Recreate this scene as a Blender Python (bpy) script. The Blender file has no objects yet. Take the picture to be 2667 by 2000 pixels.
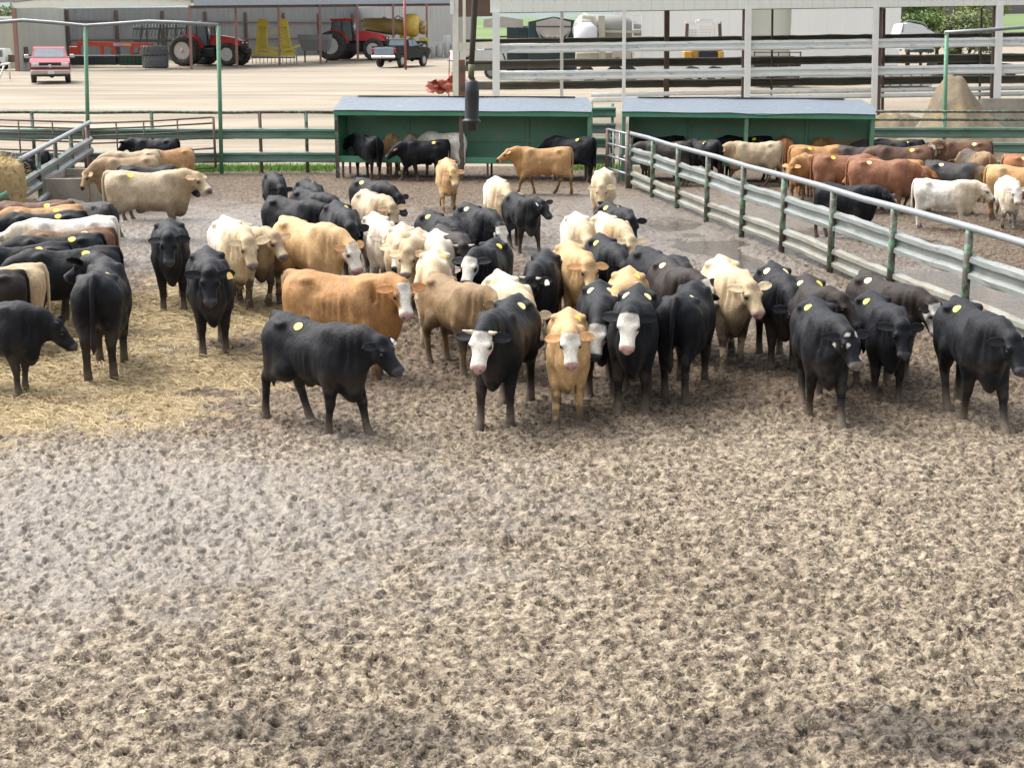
import bpy, math, random
import numpy as np
from mathutils import Vector, Matrix

scene = bpy.context.scene
R = math.radians
# ---------------------------------------------------------------- camera
F, CX, CY, HOR, CAMZ = 3852.0, 1333.5, 1000.0, 80.0, 3.95
PITCH = math.atan((CY - HOR) / F)
cam_data = bpy.data.cameras.new('camera')
cam_data.sensor_width = 36.0
cam_data.lens = F / 2667.0 * 36.0
cam_data.clip_start = 0.1
cam_data.clip_end = 9000
cam = bpy.data.objects.new('camera', cam_data)
scene.collection.objects.link(cam)
cam.location = (0, 0, CAMZ)
cam.rotation_euler = (math.pi / 2 - PITCH, 0, 0)
scene.camera = cam
# ---------------------------------------------------------------- sky and sun (overcast)
SUN_EL, SUN_AZ = R(56), R(-62)
world = bpy.data.worlds.new('World')
scene.world = world
world.use_nodes = True
wn = world.node_tree
bg = wn.nodes['Background']
sky = wn.nodes.new('ShaderNodeTexSky')
sky.sky_type = 'NISHITA'
sky.sun_disc = False
sky.sun_elevation = SUN_EL
sky.sun_rotation = SUN_AZ
sky.dust_density = 6.0
sky.ozone_density = 1.0
hs = wn.nodes.new('ShaderNodeHueSaturation')
hs.inputs['Saturation'].default_value = 0.32
wn.links.new(sky.outputs['Color'], hs.inputs['Color'])
wn.links.new(hs.outputs['Color'], bg.inputs['Color'])
bg.inputs['Strength'].default_value = 0.15
sun_data = bpy.data.lights.new('sun', 'SUN')
sun_data.energy = 0.85
sun_data.angle = R(38)
sun_data.color = (1.0, 0.95, 0.88)
sun = bpy.data.objects.new('sun', sun_data)
scene.collection.objects.link(sun)
sd = Vector((math.sin(SUN_AZ) * math.cos(SUN_EL), math.cos(SUN_AZ) * math.cos(SUN_EL), math.sin(SUN_EL)))
sun.rotation_euler = sd.to_track_quat('Z', 'Y').to_euler()
scene.view_settings.view_transform = 'Standard'
scene.view_settings.look = 'None'
scene.view_settings.exposure = 1.38
scene.view_settings.gamma = 1.0

# ---------------------------------------------------------------- picture point -> place helpers
K = 2667.0 / 2212.0
def ray(px, py):
    xc, yc = (px - CX) / F, -(py - CY) / F
    c, s = math.cos(PITCH), math.sin(PITCH)
    return Vector((xc, c + yc * s, -s + yc * c))
def at_z(px, py, z=0.0):
    d = ray(px, py); t = (z - CAMZ) / d.z
    return Vector((0, 0, CAMZ)) + d * t
def at_y(px, py, Y):
    d = ray(px, py); t = Y / d.y
    return Vector((0, 0, CAMZ)) + d * t
def sstep(a, b, x):
    t = np.clip((x - a) / (b - a), 0, 1)
    return t * t * (3 - 2 * t)

# ---------------------------------------------------------------- numpy noise
def _h(ix, iy, iz, seed):
    n = (ix.astype(np.int64) * 374761393 + iy.astype(np.int64) * 668265263 + iz.astype(np.int64) * 2147483647 // 7 + seed * 974634777) & 0x7fffffff
    n = ((n ^ (n >> 13)) * 1274126177) & 0x7fffffff
    n = ((n ^ (n >> 16)) * 668265263) & 0x7fffffff
    return ((n ^ (n >> 15)) & 0xffff) / 65535.0
def vnoise(x, y, z=None, seed=0):
    ix, iy = np.floor(x), np.floor(y)
    fx, fy = x - ix, y - iy
    fx = fx * fx * (3 - 2 * fx); fy = fy * fy * (3 - 2 * fy)
    if z is None:
        o = np.zeros_like(ix)
        a = _h(ix, iy, o, seed); b = _h(ix + 1, iy, o, seed)
        c = _h(ix, iy + 1, o, seed); d = _h(ix + 1, iy + 1, o, seed)
        return (a * (1 - fx) + b * fx) * (1 - fy) + (c * (1 - fx) + d * fx) * fy
    iz = np.floor(z); fz = z - iz; fz = fz * fz * (3 - 2 * fz)
    r = 0
    for k, wz in ((0, 1 - fz), (1, fz)):
        a = _h(ix, iy, iz + k, seed); b = _h(ix + 1, iy, iz + k, seed)
        c = _h(ix, iy + 1, iz + k, seed); d = _h(ix + 1, iy + 1, iz + k, seed)
        r = r + wz * ((a * (1 - fx) + b * fx) * (1 - fy) + (c * (1 - fx) + d * fx) * fy)
    return r
def fbm(x, y, z=None, oct=4, seed=0):
    s, a, t = 0, 1.0, 0
    for i in range(oct):
        f = 2.03 ** i
        s = s + a * vnoise(x * f, y * f, None if z is None else z * f, seed + i); t += a; a *= .5
    return s / t

# ---------------------------------------------------------------- scene graph helpers
C = scene.collection
def tag(o, label=None, cat=None, group=None, kind=None):
    if label: o['label'] = label
    if cat: o['category'] = cat
    if group: o['group'] = group
    if kind: o['kind'] = kind
    return o
def thing(name, label, cat, loc=(0, 0, 0), rz=0.0, group=None):
    o = bpy.data.objects.new(name, None)
    o.empty_display_size = 0.2
    C.objects.link(o)
    o.location = loc; o.rotation_euler = (0, 0, rz)
    return tag(o, label, cat, group)
def copy_tree(o, parent=None):
    c = o.copy(); C.objects.link(c)
    if parent is not None: c.parent = parent
    for ch in list(o.children): copy_tree(ch, c)
    return c
def mesh_obj(name, V, Fc, mat, parent=None, smooth=False, colors=None, attrs=None):
    me = bpy.data.meshes.new(name)
    V = np.asarray(V, dtype=np.float32)
    if isinstance(Fc, np.ndarray):
        n, k = Fc.shape
        me.vertices.add(len(V)); me.vertices.foreach_set('co', V.ravel())
        me.loops.add(n * k); me.loops.foreach_set('vertex_index', Fc.astype(np.int32).ravel())
        me.polygons.add(n); me.polygons.foreach_set('loop_start', np.arange(0, n * k, k, dtype=np.int32))
        me.update(calc_edges=True)
    else:
        me.from_pydata(V.tolist(), [], Fc); me.update()
    if smooth: me.polygons.foreach_set('use_smooth', np.ones(len(me.polygons), dtype=bool))
    if colors is not None:
        a = me.color_attributes.new('coat', 'FLOAT_COLOR', 'POINT')
        cc = np.ones((len(V), 4), dtype=np.float32); cc[:, :3] = colors
        a.data.foreach_set('color', cc.ravel())
    if attrs:
        for k_, v_ in attrs.items():
            a = me.attributes.new(k_, 'FLOAT', 'POINT'); a.data.foreach_set('value', np.asarray(v_, dtype=np.float32))
    if mat: me.materials.append(mat)
    o = bpy.data.objects.new(name, me)
    C.objects.link(o)
    if parent: o.parent = parent
    return o

class MB:
    """collects simple solids, links them as one mesh object"""
    def __init__(s): s.v = []; s.f = []; s.sm = []
    def add(s, V, Fc, smooth=False):
        n = len(s.v); s.v += [tuple(p) for p in V]; s.f += [tuple(i + n for i in f) for f in Fc]; s.sm += [smooth] * len(Fc)
        return s
    def box(s, c, d, rot=None, bevel=0.0):
        x, y, z = d[0] / 2, d[1] / 2, d[2] / 2
        if bevel <= 0:
            V = [(-x, -y, -z), (x, -y, -z), (x, y, -z), (-x, y, -z), (-x, -y, z), (x, -y, z), (x, y, z), (-x, y, z)]
            Fc = [(0, 3, 2, 1), (4, 5, 6, 7), (0, 1, 5, 4), (1, 2, 6, 5), (2, 3, 7, 6), (3, 0, 4, 7)]
        else:
            b = bevel
            ring = lambda zz, i: [(-x + i, -y + b + i * 0, zz), (-x + b + i * 0, -y + i, zz), (x - b, -y + i, zz), (x - i, -y + b, zz), (x - i, y - b, zz), (x - b, y - i, zz), (-x + b, y - i, zz), (-x + i, y - b, zz)]
            rs = [ring(-z, b), ring(-z + b, 0), ring(z - b, 0), ring(z, b)]
            V = [p for r in rs for p in r]
            Fc = [tuple(range(7, -1, -1)), tuple(range(24, 32))]
            for k in range(3):
                for i in range(8):
                    j = (i + 1) % 8
                    Fc.append((k * 8 + i, k * 8 + j, k * 8 + 8 + j, k * 8 + 8 + i))
        c = Vector(c)
        if rot is not None:
            V = [c + rot @ Vector(p) for p in V]
        else:
            V = [c + Vector(p) for p in V]
        return s.add(V, Fc)
    def beam(s, p, q, w, h, up=(0, 0, 1)):
        p, q = Vector(p), Vector(q); d = (q - p); L = d.length
        if L < 1e-6: return s
        x = d / L; upv = Vector(up)
        if abs(x.dot(upv)) > .99: upv = Vector((0, 1, 0))
        y = upv.cross(x).normalized(); z = x.cross(y)
        M = Matrix((x, y, z)).transposed()
        return s.box((p + q) / 2, (L, w, h), M)
    def tube(s, pts, r, n=8, caps=True, smooth=True):
        pts = [Vector(p) for p in pts]; m = len(pts)
        rr = r if isinstance(r, (list, tuple)) else [r] * m
        V, Fc = [], []
        prev = None
        for i, p in enumerate(pts):
            t = (pts[min(i + 1, m - 1)] - pts[max(i - 1, 0)]).normalized()
            if prev is None:
                a = Vector((0, 0, 1)) if abs(t.z) < .9 else Vector((1, 0, 0))
                u = a.cross(t).normalized()
            else:
                u = (prev - t * prev.dot(t)).normalized()
            prev = u; w = t.cross(u)
            for k in range(n):
                a = 2 * math.pi * k / n
                V.append(p + (u * math.cos(a) + w * math.sin(a)) * rr[i])
        for i in range(m - 1):
            for k in range(n):
                j = (k + 1) % n
                Fc.append((i * n + k, i * n + j, (i + 1) * n + j, (i + 1) * n + k))
        b = len(s.f)
        s.add(V, Fc, smooth)
        if caps:
            nb = len(s.v) - len(V)
            s.f.append(tuple(nb + k for k in range(n - 1, -1, -1))); s.sm.append(False)
            s.f.append(tuple(nb + (m - 1) * n + k for k in range(n))); s.sm.append(False)
        return s
    def lathe(s, prof, c, axis=(0, 0, 1), n=24, smooth=True, caps=True):
        """prof: list of (r, t) along axis from c"""
        ax = Vector(axis).normalized(); a = Vector((0, 0, 1)) if abs(ax.z) < .9 else Vector((1, 0, 0))
        u = a.cross(ax).normalized(); w = ax.cross(u); c = Vector(c)
        V, Fc = [], []
        for r, t in prof:
            for k in range(n):
                an = 2 * math.pi * k / n
                V.append(c + ax * t + (u * math.cos(an) + w * math.sin(an)) * max(r, 1e-4))
        for i in range(len(prof) - 1):
            for k in range(n):
                j = (k + 1) % n
                Fc.append((i * n + k, i * n + j, (i + 1) * n + j, (i + 1) * n + k))
        s.add(V, Fc, smooth)
        if not caps: return s
        nb = len(s.v) - len(V)
        s.f.append(tuple(nb + k for k in range(n - 1, -1, -1))); s.sm.append(False)
        s.f.append(tuple(nb + (len(prof) - 1) * n + k for k in range(n))); s.sm.append(False)
        return s
    def prism(s, poly, off, smooth=False):
        """closed 3-D polygon pushed along off"""
        n = len(poly); off = Vector(off)
        V = [Vector(p) for p in poly] + [Vector(p) + off for p in poly]
        Fc = [tuple(range(n - 1, -1, -1)), tuple(range(n, 2 * n))]
        Fc += [(i, (i + 1) % n, n + (i + 1) % n, n + i) for i in range(n)]
        return s.add(V, Fc, smooth)
    def grid(s, P, smooth=True):
        """P[i][j] points -> open sheet"""
        m, n = len(P), len(P[0])
        V = [p for row in P for p in row]
        Fc = [(i * n + j, i * n + j + 1, (i + 1) * n + j + 1, (i + 1) * n + j) for i in range(m - 1) for j in range(n - 1)]
        return s.add(V, Fc, smooth)
    def ball(s, c, r, n=10, m=7, sc=(1, 1, 1)):
        pr = []
        c = Vector(c)
        V, Fc = [], []
        for i in range(m + 1):
            th = math.pi * i / m
            for k in range(n):
                a = 2 * math.pi * k / n
                V.append(c + Vector((sc[0] * r * math.sin(th) * math.cos(a), sc[1] * r * math.sin(th) * math.sin(a), -sc[2] * r * math.cos(th))))
        for i in range(m):
            for k in range(n):
                j = (k + 1) % n
                Fc.append((i * n + k, i * n + j, (i + 1) * n + j, (i + 1) * n + k))
        return s.add(V, Fc, True)
    def build(s, name, mat, parent=None, label=None):
        me = bpy.data.meshes.new(name)
        me.from_pydata([tuple(p) for p in s.v], [], s.f)
        me.polygons.foreach_set('use_smooth', np.array(s.sm, dtype=bool))
        me.update()
        if mat: me.materials.append(mat)
        o = bpy.data.objects.new(name, me); C.objects.link(o)
        if parent: o.parent = parent
        if label: o['label'] = label
        return o

# ---------------------------------------------------------------- materials
def mat_base(name):
    m = bpy.data.materials.new(name); m.use_nodes = True
    nt = m.node_tree; b = nt.nodes['Principled BSDF']
    return m, nt, b
def nd(nt, t, **kw):
    n = nt.nodes.new(t)
    for k, v in kw.items():
        if k in n.inputs.keys(): n.inputs[k].default_value = v
        else: setattr(n, k, v)
    return n
def ramp(nt, fac, stops, interp='LINEAR'):
    r = nt.nodes.new('ShaderNodeValToRGB'); r.color_ramp.interpolation = interp
    e = r.color_ramp.elements
    while len(e) < len(stops): e.new(.5)
    for i, (p, c) in enumerate(stops):
        e[i].position = p; e[i].color = (c[0], c[1], c[2], 1) if not isinstance(c, (int, float)) else (c, c, c, 1)
    nt.links.new(fac, r.inputs['Fac']); return r.outputs['Color']
def mixc(nt, fac, a, b, mode='MIX'):
    m = nt.nodes.new('ShaderNodeMix'); m.data_type = 'RGBA'; m.blend_type = mode; m.clamp_factor = True
    for s_, v in ((m.inputs[0], fac), (m.inputs[6], a), (m.inputs[7], b)):
        if hasattr(v, 'is_output'): nt.links.new(v, s_)
        elif isinstance(v, (int, float)): s_.default_value = v
        else: s_.default_value = (v[0], v[1], v[2], 1)
    return m.outputs[2]
def coords(nt, kind='Object', scale=(1, 1, 1)):
    t = nt.nodes.new('ShaderNodeTexCoord'); mp = nt.nodes.new('ShaderNodeMapping')
    mp.inputs['Scale'].default_value = scale
    nt.links.new(t.outputs[kind], mp.inputs['Vector']); return mp.outputs['Vector']
def noise(nt, vec, scale, detail=4, rough=.6):
    n = nd(nt, 'ShaderNodeTexNoise', Scale=scale, Detail=detail, Roughness=rough)
    nt.links.new(vec, n.inputs['Vector']); return n.outputs['Fac']
def worn(name, base, alt=None, stain=None, scale=3.0, amt=.5, rough=.55, metal=0.0, spec=.5, bump=.1, stretch=(1, 1, 1), stain_lo=.58, stain_hi=.72):
    """painted / bare surface with blotchy tone, and stains or rust of their own shape"""
    m, nt, b = mat_base(name)
    v = coords(nt, 'Object', stretch)
    n1 = noise(nt, v, scale, 5)
    alt = alt or tuple(c * .75 for c in base)
    col = mixc(nt, ramp(nt, n1, [(.35, 0.0), (.65, 1.0)]), base, mixc(nt, amt, base, alt))
    if stain:
        n2 = noise(nt, v, scale * 2.3, 6, .7)
        col = mixc(nt, ramp(nt, n2, [(stain_lo, 0.0), (stain_hi, 1.0)]), col, stain)
    nt.links.new(col, b.inputs['Base Color'])
    n3 = noise(nt, v, scale * 8, 4)
    nt.links.new(ramp(nt, n3, [(.3, rough - .1), (.7, min(1, rough + .12))]), b.inputs['Roughness'])
    b.inputs['Metallic'].default_value = metal
    b.inputs['Specular IOR Level'].default_value = spec
    if bump:
        bp = nd(nt, 'ShaderNodeBump', Strength=bump, Distance=.02); nt.links.new(n3, bp.inputs['Height'])
        nt.links.new(bp.outputs['Normal'], b.inputs['Normal'])
    return m
# ================================================================ TERRAIN
def yard_z(x, y):
    y = np.asarray(y, dtype=float); x = np.asarray(x, dtype=float)
    return 1.2 * sstep(43, 70, y) + .45 * sstep(112, 140, y) + 9.0 * sstep(230, 900, y) + 6 * sstep(120, 500, x) * sstep(150, 700, y)
def yz(x, y): return float(yard_z(x, y))

def hoof(X, Y, cell, rad, seed, dens):
    """random hoof holes with a raised rim: (depth 0..1, rim 0..1)"""
    gx, gy = X / cell, Y / cell
    ix, iy = np.floor(gx), np.floor(gy)
    dep = np.zeros_like(X); rim = np.zeros_like(X); o = np.zeros_like(ix)
    for a in (-1, 0, 1):
        for b_ in (-1, 0, 1):
            cx, cy = ix + a, iy + b_
            pr = _h(cx, cy, o, seed) < dens
            jx, jy = _h(cx, cy, o + 1, seed), _h(cx, cy, o + 2, seed)
            r = rad * (.6 + .8 * _h(cx, cy, o + 3, seed)); an = 6.283 * _h(cx, cy, o + 4, seed)
            dx, dy = (gx - cx - jx) * cell, (gy - cy - jy) * cell
            e = 1.35
            ux, uy = dx * np.cos(an) + dy * np.sin(an), (-dx * np.sin(an) + dy * np.cos(an)) * e
            d = np.sqrt(ux * ux + uy * uy) / r
            dep = np.maximum(dep, np.where(pr, 1 - sstep(.45, 1.0, d), 0))
            rim = np.maximum(rim, np.where(pr, np.exp(-((d - 1.25) / .28) ** 2), 0))
    return dep, rim

PUDDLES = []   # (cx, cy, rx, ry, angle)
def puddle_mask(X, Y, jit):
    m = np.zeros_like(X)
    for cx, cy, rx, ry, an in PUDDLES:
        dx, dy = X - cx, Y - cy
        u = (dx * math.cos(an) + dy * math.sin(an)) / rx; v = (-dx * math.sin(an) + dy * math.cos(an)) / ry
        m = np.maximum(m, 1 - sstep(.5, 1.2, np.sqrt(u * u + v * v) + jit))
    return m
for (px, py, rx, ry, an) in ((1530, 525, 1.0, 2.2, .12), (1440, 478, .8, 1.8, .12), (1610, 560, .6, 2.0, .18), (1735, 478, 1.6, 2.6, .2), (2080, 615, 1.1, 3.2, .2), (1880, 500, .9, 2.4, .2)):
    p = at_z(px * K, py * K); PUDDLES.append((p.x, p.y, rx, ry, an))

ys = [5.6]
while ys[-1] < 46.5:
    Y0 = ys[-1]; ys.append(Y0 + min(max(.000172 * Y0 * Y0, .0125), .042 if Y0 < 26 else .06))
ys = np.array(ys)
NC = 660
tt = np.concatenate([-1 - np.linspace(1.3, .02, 30) ** 1.3, np.linspace(-1, 1, 660), 1 + np.linspace(.02, 1.3, 30) ** 1.3]); NC = len(tt)
Yg = np.repeat(ys[:, None], NC, 1)
Xg = tt[None, :] * (.375 * ys[:, None] + 1.2)
# break the fan regularity
big = fbm(Xg * .35 + 3, Yg * .35, oct=3, seed=11) - .5
w1 = fbm(Xg * 2.6, Yg * 2.6, oct=3, seed=21)
c1 = np.abs(fbm(Xg * 5.2 + w1, Yg * 5.2, oct=2, seed=31) - .5) * 2
c2 = fbm(Xg * 12.5, Yg * 12.5 + w1 * 2, oct=2, seed=41)
c3 = fbm(Xg * 25 + c2, Yg * 25, oct=2, seed=51)
c2s, c3s = sstep(.34, .60, c2), sstep(.36, .60, c3)
c4 = vnoise(Xg * 46, Yg * 46, seed=61)
d1, r1 = hoof(Xg + .04 * (c2 - .5), Yg + .05 * (c4 - .5), .40, .062, 71, .42)
d2, r2 = hoof(Xg + .05 * (c3 - .5), Yg + .05 * (c2 - .5), .115, .034, 81, .60)
d3, r3 = hoof(Xg, Yg + .05 * (w1 - .5), .9, .15, 91, .4)
rough_amp = .44 + .32 * fbm(Xg * .8, Yg * .8, oct=2, seed=101)
pud = puddle_mask(Xg, Yg, 1.3 * (fbm(Xg * 1.1, Yg * .8, oct=3, seed=131) - .5))
Zg = .10 * big + rough_amp * (.03 * c1 + .030 * (c2 - .5) + .042 * (c2s - .5) + .026 * c3s + .009 * (c4 - .5) - .070 * d1 + .030 * r1 - .066 * d2 + .026 * r2 - .03 * d3 + .02 * r3)
straw_m = np.zeros_like(Xg)
for (px, py, rx, ry) in ((80, 800, 2.6, 3.0), (290, 690, 2.2, 3.2), (330, 800, 2.0, 1.7), (60, 880, 2.0, 1.4)):
    p = at_z(px * K, py * K)
    q = np.sqrt(((Xg - p.x) / rx) ** 2 + ((Yg - p.y) / ry) ** 2)
    straw_m = np.maximum(straw_m, 1 - sstep(.2, 1.2, q + 1.3 * (w1 - .5)) * .85)
Zg = Zg * (1 - .55 * straw_m) + .03 * straw_m
Zg = Zg * (1 - .72 * pud) - .05 * pud
Zg = Zg * (1 - sstep(43.2, 45.5, Yg)) * (1 - .45 * sstep(26, 36, Yg))
Zg = Zg - .02 - .10 * sstep(44.5, 46.5, Yg)
MUDX, MUDY, MUDZ = Xg, ys, Zg
def mud_z(x, y):
    i = int(np.clip(np.searchsorted(MUDY, y), 1, len(MUDY) - 1))
    j = int(np.clip(np.searchsorted(tt, x / (.375 * y + 1.2)), 0, NC - 1))
    return float(MUDZ[i, j])
p = at_z(260 * K, 1130 * K)
gq = np.sqrt(((Xg - p.x) / 3.4) ** 2 + ((Yg - p.y) / 2.6) ** 2)
wet = np.clip(1 - sstep(.3, 1.3, gq + .8 * (w1 - .5)), 0, 1) * .9
p = at_z(440 * K, 500 * K)
gq = np.sqrt(((Xg - p.x) / 5.5) ** 2 + ((Yg - p.y) / 6) ** 2)
wet = np.maximum(wet, np.clip(1 - sstep(.3, 1.3, gq + .8 * (w1 - .5)), 0, 1) * .8)
p = at_z(1480 * K, 500 * K)
gq = np.sqrt(((Xg - p.x) / 4.5) ** 2 + ((Yg - p.y) / 9) ** 2)
wet = np.maximum(wet, np.clip(1 - sstep(.3, 1.3, gq + .7 * (w1 - .5)), 0, 1) * .9)
wet = np.maximum(wet, pud)
p = at_z(2050 * K, 1590 * K)
gq = np.sqrt(((Xg - p.x) / 1.2) ** 2 + ((Yg - p.y) / .45) ** 2)
damp = np.clip(1 - sstep(.3, 1.2, gq + .9 * (w1 - .5)), 0, 1)
for (px, py, rx, ry) in ((850, 1600, .7, .3), (560, 1580, .5, .3), (1560, 1620, .8, .3)):
    p = at_z(px * K, py * K)
    damp = np.maximum(damp, np.clip(1 - sstep(.3, 1.2, np.sqrt(((Xg - p.x) / rx) ** 2 + ((Yg - p.y) / ry) ** 2) + .9 * (w1 - .5)), 0, 1) * .7)
nr, nc = Xg.shape
ii = np.arange(nr * nc).reshape(nr, nc)
Qm = np.stack([ii[:-1, :-1], ii[:-1, 1:], ii[1:, 1:], ii[1:, :-1]], -1).reshape(-1, 4)

mud_mat, nt, b = mat_base('mud')
v = coords(nt, 'Object')
def attr(nt, name):
    a = nt.nodes.new('ShaderNodeAttribute'); a.attribute_name = name; return a.outputs['Fac']
nA = noise(nt, v, 12, 6, .64)
nB = noise(nt, v, 22, 4, .62)
nC = noise(nt, coords(nt, 'Object', (1, 1.6, 1)), 62, 3, .6)
nD = noise(nt, v, .55, 3, .5)
col = ramp(nt, nA, [(.37, (.040, .028, .020)), (.45, (.135, .101, .070)), (.53, (.240, .191, .134)), (.63, (.375, .315, .225))])
col = mixc(nt, ramp(nt, nB, [(.37, 1.0), (.46, 0.0)]), col, (.040, .029, .021))  # dark damp clods, and crevice shade of the churned mud put into the colour
col = mixc(nt, ramp(nt, nC, [(.55, 0.0), (.64, .85)]), col, (.42, .37, .255))
# trampled darker ground round the herd (damp manure), paler dry crumb in front
far = nd(nt, 'ShaderNodeSeparateXYZ'); nt.links.new(v, far.inputs[0])
fr = nd(nt, 'ShaderNodeMapRange'); fr.inputs['From Min'].default_value = 13.5; fr.inputs['From Max'].default_value = 18.5
nt.links.new(far.outputs['Y'], fr.inputs['Value'])
fm = nd(nt, 'ShaderNodeMath', operation='MULTIPLY_ADD'); nt.links.new(nD, fm.inputs[0]); fm.inputs[1].default_value = .9
nt.links.new(fr.outputs[0], fm.inputs[2])
fk = ramp(nt, fm.outputs[0], [(.40, 0.0), (1.25, 1.0)])
col = mixc(nt, fk, col, mixc(nt, 1.0, col, (.50, .435, .385), 'MULTIPLY'))
sc_ = ramp(nt, nC, [(.36, (.13, .090, .045)), (.47, (.32, .240, .120)), (.62, (.50, .40, .22))])
sm = nd(nt, 'ShaderNodeMath', operation='MULTIPLY_ADD'); nt.links.new(nB, sm.inputs[0]); sm.inputs[1].default_value = .9
nt.links.new(attr(nt, 'straw'), sm.inputs[2])
col = mixc(nt, ramp(nt, sm.outputs[0], [(.72, 0.0), (1.35, .75)]), col, sc_)
wetA = attr(nt, 'wet')
col = mixc(nt, wetA, col, mixc(nt, .6, col, (.205, .185, .163)))  # wet ground also turns paler grey: its sheen put into the colour
col = mixc(nt, attr(nt, 'damp'), col, mixc(nt, 1.0, col, (.40, .40, .42), 'MULTIPLY'))
nt.links.new(col, b.inputs['Base Color'])
rr = nd(nt, 'ShaderNodeMath', operation='MULTIPLY_ADD'); rr.inputs[1].default_value = -.60; rr.inputs[2].default_value = .86
nt.links.new(wetA, rr.inputs[0]); nt.links.new(rr.outputs[0], b.inputs['Roughness'])
b.inputs['Specular IOR Level'].default_value = .5
bp = nd(nt, 'ShaderNodeBump', Strength=.75, Distance=.04); nt.links.new(nB, bp.inputs['Height'])
bp2 = nd(nt, 'ShaderNodeBump', Strength=.7, Distance=.015); nt.links.new(nC, bp2.inputs['Height']); nt.links.new(bp.outputs['Normal'], bp2.inputs['Normal'])
nt.links.new(bp2.outputs['Normal'], b.inputs['Normal'])
mo = mesh_obj('mud', np.stack([Xg, Yg, Zg], -1).reshape(-1, 3), Qm, mud_mat, None, True, None,
              {'straw': straw_m.ravel(), 'wet': wet.ravel(), 'damp': damp.ravel()})
tag(mo, kind='structure')
m = MB(); m.add([(-90, -25, -.21), (90, -25, -.21), (90, 47, -.21), (-90, 47, -.21)], [(0, 1, 2, 3)])
tag(m.build('pen_ground', mud_mat), kind='structure')

# ---- puddles: still brown water lying in the hollows
water_mat, nt, b = mat_base('puddle_water')
v = coords(nt, 'Object')
col = ramp(nt, noise(nt, v, 1.3, 3), [(.35, (.060, .052, .045)), (.7, (.095, .070, .040))])
nt.links.new(col, b.inputs['Base Color'])
b.inputs['Roughness'].default_value = .06; b.inputs['Specular IOR Level'].default_value = .75
bp = nd(nt, 'ShaderNodeBump', Strength=.45, Distance=.05); nt.links.new(noise(nt, coords(nt, 'Object', (1, 2.2, 1)), 4, 3), bp.inputs['Height'])
nt.links.new(bp.outputs['Normal'], b.inputs['Normal'])
m = MB()
for k, (cx, cy, rx, ry, an) in enumerate(PUDDLES):
    n = 40; pts = []
    for i in range(n):
        a = 2 * math.pi * i / n; rr_ = 1.5
        u_, v_ = math.cos(a) * rx * rr_, math.sin(a) * ry * rr_
        pts.append((cx + u_ * math.cos(an) - v_ * math.sin(an), cy + u_ * math.sin(an) + v_ * math.cos(an), -.050 - .0015 * k))
    m.add(pts, [tuple(range(n))])
tag(m.build('puddle', water_mat), kind='structure')

# ---- loose straw
straw_mat = worn('straw', (.43, .335, .17), (.27, .20, .10), scale=2.5, amt=1.0, rough=.7, bump=0)
rs = np.random.RandomState(5)
V_, F_ = [], []
def strand(x, y, z, L, w_):
    a = rs.uniform(0, 6.283); ca, sa = math.cos(a), math.sin(a); n0 = len(V_)
    bend = rs.uniform(-.35, .35); lift = rs.uniform(0, .035)
    for t in (-.5, 0, .5):
        cx, cy = x + ca * L * t - sa * bend * L * (t * t), y + sa * L * t + ca * bend * L * (t * t)
        zz = z + .012 + lift * (t + .5) + .012 * (1 - 4 * t * t)
        V_.append((cx - sa * w_, cy + ca * w_, zz)); V_.append((cx + sa * w_, cy - ca * w_, zz + .004))
    F_.append((n0, n0 + 1, n0 + 3, n0 + 2)); F_.append((n0 + 2, n0 + 3, n0 + 5, n0 + 4))
pr = (straw_m[::4, ::4].ravel() > .22) * straw_m[::4, ::4].ravel() ** 1.6 * (Yg[::4, ::4].ravel() ** 1.5)
xs_, ys_, zs_ = Xg[::4, ::4].ravel(), Yg[::4, ::4].ravel(), Zg[::4, ::4].ravel()
sel = rs.choice(len(pr), 13000, p=pr / pr.sum())
for i in sel: strand(xs_[i] + rs.uniform(-.05, .05), ys_[i] + rs.uniform(-.08, .08), zs_[i], rs.uniform(.06, .20), rs.uniform(.0022, .005))
pr = (1 - straw_m[::4, ::4].ravel() * .8) * (Yg[::4, ::4].ravel() < 26) * (Yg[::4, ::4].ravel() > 15) * (Yg[::4, ::4].ravel() ** 1.2)
sel = rs.choice(len(pr), 260, p=pr / pr.sum())
for i in sel: strand(xs_[i], ys_[i], zs_[i], rs.uniform(.03, .09), rs.uniform(.0012, .0026))
tag(mesh_obj('straw', V_, F_, straw_mat), kind='stuff')

# ---- pale gravel yard beyond the pens, then grass to the horizon
yy = np.concatenate([np.arange(42, 80, 1.0), np.arange(80, 240, 5.0)])
xx = np.arange(-120, 121, 2.0)
Yy, Xx = np.meshgrid(yy, xx, indexing='ij')
Zy = yard_z(Xx, Yy) + .06 * (fbm(Xx * .3, Yy * .3, oct=3, seed=3) - .5) - .035
n1_, n2_ = Xx.shape; ii = np.arange(n1_ * n2_).reshape(n1_, n2_)
Qy = np.stack([ii[:-1, :-1], ii[:-1, 1:], ii[1:, 1:], ii[1:, :-1]], -1).reshape(-1, 4)
yard_mat, nt, b = mat_base('gravel_yard')
v = coords(nt, 'Object', (.35, 1.5, 1)); v2 = coords(nt, 'Object')
col = ramp(nt, noise(nt, v, .22, 5, .6), [(.32, (.175, .142, .100)), (.5, (.245, .21, .153)), (.68, (.305, .27, .205))])
col = mixc(nt, ramp(nt, noise(nt, coords(nt, 'Object', (.12, 1.6, 1)), .5, 4, .65), [(.52, 0.0), (.64, .85)]), col, (.16, .122, .088))
col = mixc(nt, ramp(nt, noise(nt, v2, 2.6, 5, .7), [(.55, 0.0), (.75, .5)]), col, (.20, .16, .115))
nt.links.new(col, b.inputs['Base Color']); b.inputs['Roughness'].default_value = .9
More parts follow.
